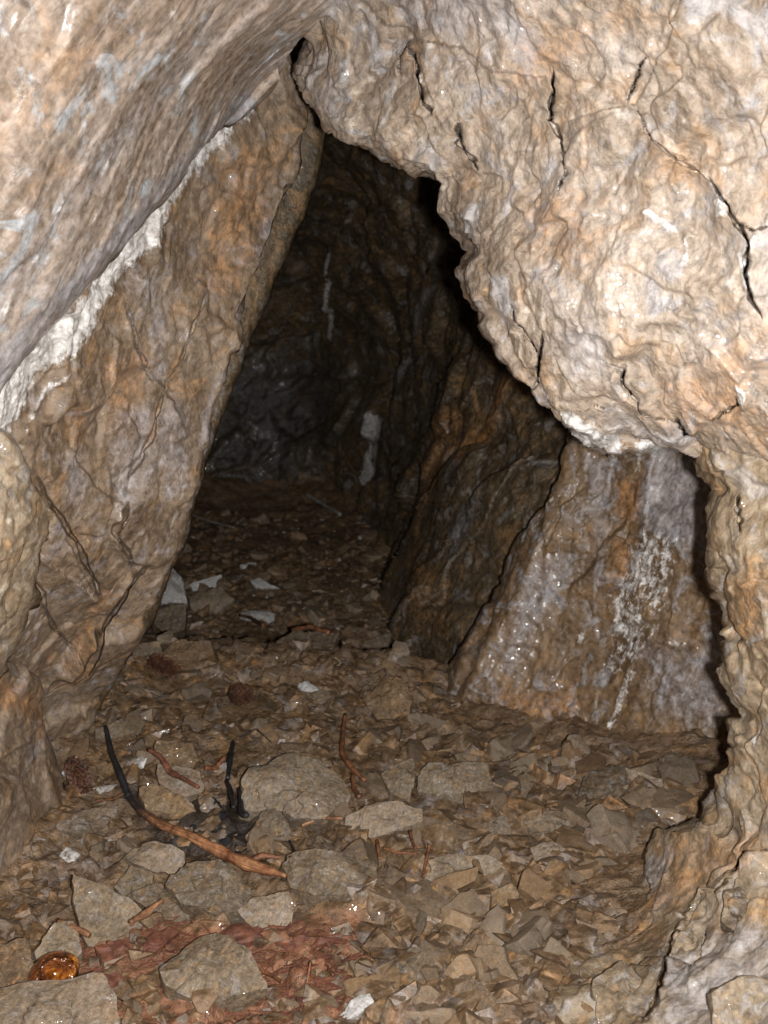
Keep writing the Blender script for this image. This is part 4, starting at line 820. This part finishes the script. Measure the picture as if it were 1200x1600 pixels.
# ------------------------------------------------------------------ sticks, cones, charcoal, amber dome
def place(px, py, lift):
    g = ground(px, py); out = []
    for (x, y, z), l in zip(g, np.broadcast_to(lift, (len(g),))): out.append((x, y, max(floor_z(x, y), z - 0.01) + l))
    return np.array(out)
def tube(name, pts, radii, mat, parent=None, sides=10, rough=0.12, steps=40, seed=0):
    n = steps; C = resample(np.c_[pts, radii], n); c, r = C[:, :3], C[:, 3]
    # round the bends
    for _ in range(3): c[1:-1] = 0.5 * c[1:-1] + 0.25 * (c[:-2] + c[2:])
    t = np.gradient(c, axis=0); t /= np.linalg.norm(t, axis=1)[:, None]
    up = np.array([0.31, 0.2, 0.93]); a = np.cross(t, up); a /= np.linalg.norm(a, axis=1)[:, None]; b = np.cross(t, a)
    th = np.arange(sides) / sides * 2 * math.pi
    V = c[:, None] + r[:, None, None] * (np.cos(th)[None, :, None] * a[:, None] + np.sin(th)[None, :, None] * b[:, None])
    N = V - c[:, None]; fl = V.reshape(-1, 3); rm = float(np.mean(r))
    grooves = 0.10 * np.sin(4 * np.tile(th, n) + 5 * fbm(fl, rm * 10, 2, seed=seed + 70)) * (sides > 10)
    V = fl + N.reshape(-1, 3) * (rough * 2 * fbm(fl, rm * 5, 4, 0.6, seed=seed + 60) + grooves)[:, None]
    fs = []
    for i in range(n - 1):
        for k in range(sides): fs.append((i * sides + k, i * sides + (k + 1) % sides, (i + 1) * sides + (k + 1) % sides, (i + 1) * sides + k))
    fs.append(tuple(range(sides))[::-1]); fs.append(tuple((n - 1) * sides + k for k in range(sides)))
    return mesh_obj(name, V, [tuple(f) for f in fs], mat, parent, masks=np.c_[np.repeat(np.linspace(0, 1, n), sides), np.tile(0.5 + 0.5 * np.cos(th), n), np.tile(0.5 + 0.5 * np.sin(th), n), np.ones(n * sides)])
def mm(px_w, d): return px_w * d / F
# main stick, black at its upper end
root = bpy.data.objects.new('charred_stick', None); COL.objects.link(root)
sp = [(168, 1165), (176, 1195), (190, 1232), (203, 1256), (222, 1282), (255, 1305), (300, 1330), (350, 1358), (400, 1386), (448, 1404)]
c = place(np.array([p[0] for p in sp]), np.array([p[1] + 8 for p in sp]), np.array([0.055, 0.045, 0.035, 0.032, 0.032, 0.035, 0.04, 0.045, 0.05, 0.05]))
root.location = c[5]; bpy.context.view_layer.update()
a = tube('burnt_tip', c[:4], [0.0036, 0.0048, 0.0054, 0.0058], M_CHAR, None, 12); b = tube('shaft', c[3:], [0.0056, 0.0064, 0.0084, 0.0076, 0.0090, 0.0096, 0.0030], M_SHAFT, None, 16, 0.22, 110)
for o in (a, b): o.parent = root; o.matrix_parent_inverse = root.matrix_world.inverted()
tag(root, 'long curved stick with a black burnt tip lying across the rubble', 'stick')
STK = [
 ('twig', [(540, 1132), (534, 1160), (536, 1190), (545, 1208), (570, 1236)], [0.004, 0.005, 0.0055, 0.006, 0.004], M_TWIG, 0.03, 'bent reddish twig standing in the middle of the floor', 'twig'),
 ('twig', [(551, 1232), (556, 1252), (562, 1272)], [0.0035, 0.004, 0.0045], M_TWIG, 0.03, 'short orange twig stub below the bent reddish twig', 'twig'),
 ('burnt_stub', [(377, 1258), (380, 1285), (387, 1315)], [0.0065, 0.008, 0.007], M_CHAR, 0.045, 'thick black burnt stub standing in the charcoal', 'burnt stick'),
 ('burnt_stub', [(355, 1236), (359, 1254), (366, 1290)], [0.005, 0.006, 0.004], M_CHAR, 0.035, 'thinner black burnt stub behind the thick one', 'burnt stick'),
 ('burnt_stub', [(365, 1165), (363, 1195), (356, 1222)], [0.005, 0.008, 0.006], M_CHAR, 0.02, 'sooty black stub behind the charcoal near the big rounded rock', 'burnt stick'),
 ('twig', [(388, 1367), (412, 1362), (438, 1365)], [0.0045, 0.005, 0.004], M_TWIG, 0.04, 'short orange twig just above the thick end of the charred stick', 'twig'),
 ('twig', [(472, 1312), (500, 1307), (536, 1314)], [0.003, 0.0035, 0.003], M_WOOD, 0.035, 'thin pale twig in front of the big rounded rock', 'twig'),
 ('twig', [(590, 1342), (590, 1358), (593, 1374)], [0.003, 0.0035, 0.0025], M_TWIG, 0.05, 'tiny orange twig upright right of the broad grey brown rock', 'twig'),
 ('twig', [(671, 1342), (667, 1362), (660, 1388)], [0.003, 0.0032, 0.0025], M_TWIG, 0.03, 'thin orange twig upright on the front rubble', 'twig'),
 ('twig', [(640, 1325), (645, 1340), (650, 1355)], [0.0025, 0.003, 0.0025], M_TWIG, 0.04, 'thin dark red twig just left of the thin orange upright one', 'twig'),
 ('twig', [(600, 1342), (625, 1350), (650, 1358)], [0.002, 0.0022, 0.002], M_TWIG, 0.03, 'fine red twig lying flat on the front rubble', 'twig'),
 ('twig', [(376, 975), (392, 982), (412, 992)], [0.005, 0.006, 0.005], M_TWIG, 0.05, 'red twig at the lip of the rear rubble', 'twig'),
 ('twig', [(458, 1001), (485, 1004), (515, 1010)], [0.006, 0.007, 0.006], M_TWIG, 0.05, 'orange twig lying level on the ledge in the middle', 'twig'),
 ('twig', [(322, 1220), (338, 1212), (352, 1204)], [0.004, 0.005, 0.004], M_TWIG, 0.025, 'short orange stub beside the sooty black stub', 'twig'),
 ('root', [(236, 1208), (252, 1220), (268, 1232), (285, 1250), (312, 1268)], [0.005, 0.006, 0.006, 0.005, 0.004], M_SPLINT, 0.05, 'knotted red brown root over the square tan rock', 'root'),
 ('twig', [(402, 1511), (415, 1520), (428, 1530), (442, 1546)], [0.003, 0.0035, 0.003, 0.003], M_TWIG, 0.012, 'broken orange twig on the red soil near the bottom', 'twig'),
 ('twig', [(487, 1515), (484, 1530), (480, 1545)], [0.0018, 0.002, 0.0018], M_TWIG, 0.012, 'small red needle twig on the red soil', 'twig'),
 ('twig', [(512, 1508), (516, 1518), (521, 1530)], [0.0018, 0.002, 0.0018], M_TWIG, 0.012, 'small orange splinter twig right of the red needle twig', 'twig'),
 ('twig', [(152, 1262), (175, 1258), (202, 1252)], [0.0016, 0.002, 0.0018], M_TWIG, 0.03, 'hair-thin red twig above the leaf-shaped flat rock', 'twig'),
 ('twig', [(478, 782), (500, 798), (532, 814)], [0.008, 0.010, 0.009], M_GREYWOOD, 0.05, 'bleached grey twig far back in the rear chamber', 'twig'),
 ('twig', [(300, 812), (330, 822), (366, 834)], [0.004, 0.005, 0.004], M_GREYWOOD, 0.05, 'thin grey twig far back beside the slab', 'twig'),
 ('twig', [(375, 1160), (400, 1150), (424, 1166)], [0.0018, 0.0022, 0.0018], M_CHAR, 0.02, 'thin dark rootlet arching behind the big rounded rock', 'twig'),
 ('twig', [(453, 1328), (462, 1340), (468, 1352)], [0.003, 0.0035, 0.003], M_CHAR, 0.03, 'small dark twig behind the broad grey brown rock', 'twig'),
 ('wood_splinter', [(95, 1470), (115, 1480), (142, 1490)], [0.005, 0.0065, 0.005], M_WOOD, 0.045, 'pale orange wood splinter above the amber dome', 'splinter'),
 ('wood_splinter', [(207, 1480), (225, 1462), (256, 1440)], [0.004, 0.007, 0.004], M_WOOD, 0.04, 'upright orange wood splinter at the foot of the grey pointed rock', 'splinter'),
]
for i, (nm, px_, rad, mt, lift, lab, cat) in enumerate(STK):
    a = np.array(px_, float); pl = place(a[:, 0], a[:, 1] + 4, lift * 0.8 + 0.004)
    pl[1:-1] += RNG.normal(0, 0.0025, pl[1:-1].shape); o = tube(nm, pl, np.array(rad) * (0.7 if mt is M_CHAR else 0.85), mt, None, 9, 0.35, 30, i); tag(o, lab, cat, 'twigs and burnt sticks on the floor')

# red rotten wood fibres in the soil: uncountable
vs, fs, off = [], [], 0
for _ in range(420):
    while True:
        x, y = RNG.uniform(90, 560), RNG.uniform(1430, 1610)
        if inpoly(np.array(x), np.array(y), [(110, 1470), (260, 1435), (330, 1450), (500, 1440), (560, 1500), (540, 1600), (430, 1600), (250, 1540), (230, 1500), (130, 1530)]): break
    g = ground([x], [y])[0]; L = RNG.uniform(0.003, 0.018); w = L * RNG.uniform(0.05, 0.14); an = RNG.normal(0.5, 0.6); dz = RNG.normal(0, 0.15)
    ex = np.array([math.cos(an), math.sin(an), dz]); ey = np.array([-math.sin(an), math.cos(an), 0]); ez = np.array([0, 0, 1])
    cpt = np.array([g[0], g[1], floor_z(g[0], g[1]) + 0.004])
    for sx, sy, sz in ((-1, -1, -1), (1, -.4, -1), (1, .4, -1), (-1, 1, -1), (-1, -1, 1), (1, -.4, .4), (1, .4, .4), (-1, 1, 1)): vs.append(cpt + ex * L * sx + ey * w * sy + ez * w * 0.6 * sz)
    fs += [tuple(off + q for q in f) for f in ((3, 2, 1, 0), (4, 5, 6, 7), (0, 1, 5, 4), (1, 2, 6, 5), (2, 3, 7, 6), (3, 0, 4, 7))]; off += 8
tag(mesh_obj('wood_fibre_litter', np.array(vs), fs, M_SPLINT, smooth=False), 'rotten red wood fibres strewn over the soil', 'wood litter', None, 'stuff')

def pine_cone(a, b, rad, label):
    pa = place(np.array([a[0]]), np.array([a[1]]), 0.028)[0]; pb = place(np.array([b[0]]), np.array([b[1]]), 0.024)[0]
    root = bpy.data.objects.new('pine_cone', None); COL.objects.link(root); root.location = (pa + pb) / 2; bpy.context.view_layer.update()
    ax = pb - pa; Ln = np.linalg.norm(ax); ax /= Ln; u = np.cross(ax, [0, 0, 1.0]); u /= np.linalg.norm(u); v = np.cross(ax, u)
    prof = lambda t: rad * (math.sin(math.pi * min(0.98, 0.10 + 0.86 * t)) ** 0.6) * (1.12 - 0.3 * t)
    core = tube('core', np.array([pa + ax * Ln * t for t in np.linspace(0, 1, 8)]), [prof(t) * 0.78 for t in np.linspace(0, 1, 8)], M_CONE, None, 12, 0.05, 20)
    vs, fs, off = [], [], 0
    for k in range(110):
        t = (k + 0.5) / 110; th = k * 2.39996; r = prof(t)
        rd = math.cos(th) * u + math.sin(th) * v; tg = -math.sin(th) * u + math.cos(th) * v
        c = pa + ax * Ln * t + rd * r * 0.72; s = rad * 0.52
        tip = c + rd * s * RNG.uniform(0.5, 1.1) - ax * s * RNG.uniform(-0.1, 0.35)
        for q in (c - tg * s * .7 - ax * s * .3, c + tg * s * .7 - ax * s * .3, tip + tg * s * .75 + ax * s * .5, tip + ax * s * .95, tip - tg * s * .75 + ax * s * .5, c + ax * s * .8): vs.append(q)
        fs += [tuple(off + q for q in f) for f in ((0, 1, 2, 3, 4), (0, 4, 5), (1, 5, 2), (2, 5, 3), (3, 5, 4), (0, 5, 1))]; off += 6
    sc = mesh_obj('scales', np.array(vs), fs, M_CONE, smooth=False); tag(sc, None, None, None, 'stuff')
    for o in (core, sc): o.parent = root; o.matrix_parent_inverse = root.matrix_world.inverted()
    tag(root, label, 'pine cone', 'pine cones on the cave floor')
pine_cone((115, 1206), (134, 1250), 0.017, 'dark brown pine cone upright beside the foot of the slab')
pine_cone((236, 1050), (276, 1066), 0.018, 'reddish pine cone lying behind, below the flat tan orange rock')
pine_cone((360, 1104), (392, 1102), 0.019, 'broken red brown pine cone in the middle of the open floor')

# charcoal lumps
CHP = [(330, 1285), (345, 1300), (352, 1318), (338, 1270), (362, 1330), (320, 1310), (372, 1340), (346, 1335), (300, 1300), (395, 1325), (230, 1260), (350, 1285)]
chm = []
for i in range(4):
    rng = np.random.default_rng(40 + i); an = np.sort(rng.uniform(0, 6.28, 6)); me, _ = stone_mesh('charcoal_lump', np.c_[np.cos(an), np.sin(an) * 0.7], 0.9, 4, 18, rng, 6, 0.8, 0.06, 0.4); me.materials.append(M_CHAR); chm.append(me)
for i, (x, y) in enumerate(CHP):
    g = ground([x], [y])[0]; s = RNG.uniform(0.008, 0.017)
    o = bpy.data.objects.new('charcoal_lump', chm[i % 4]); COL.objects.link(o); o.location = (g[0], g[1], floor_z(g[0], g[1]) + s * 0.5); o.scale = (s,) * 3
    o.rotation_euler = (RNG.normal(0, .5), RNG.normal(0, .5), RNG.uniform(0, 6.28)); tag(o, 'small black lump of charcoal by the burnt stubs', 'charcoal', 'charcoal around the burnt stubs')

# amber dome half hidden behind the corner rock
k = NT('amber_glossy'); n = k.noise(1.7, 5, 0.65, 1.2)
k.put(k.bsdf.inputs['Base Color'], k.ramp(n, [(0.36, (0.03, 0.007, 0.002)), (0.54, (0.17, 0.045, 0.006)), (0.70, (0.50, 0.19, 0.03))]))
k.bsdf.inputs['Roughness'].default_value = 0.12; k.bsdf.inputs['Coat Weight'].default_value = 0.6; k.bsdf.inputs['Coat Roughness'].default_value = 0.05
k.put(k.bsdf.inputs['Normal'], k.bump(k.noise(2.2, 3, 0.5), 0.5, 0.25))
bm = bmesh.new(); bmesh.ops.create_uvsphere(bm, u_segments=40, v_segments=24, radius=1)
for v in bm.verts:
    v.co.x *= 1.0 + 0.05 * math.sin(v.co.z * 5); v.co.z = v.co.z * (0.9 if v.co.z > 0 else 0.5)
me = bpy.data.meshes.new('amber_dome'); bm.to_mesh(me); bm.free(); me.materials.append(k.m)
me.polygons.foreach_set('use_smooth', np.full(len(me.polygons), True, bool))
g = ground([88], [1552])[0]
am = bpy.data.objects.new('amber_dome', me); COL.objects.link(am); am.location = (g[0], g[1], floor_z(g[0], g[1]) + 0.030); am.scale = (0.033, 0.028, 0.034); am.rotation_euler = (0.2, -0.25, 0.4)
tag(am, 'shiny amber orange dome half hidden behind the corner rock, bottom left', 'amber dome')
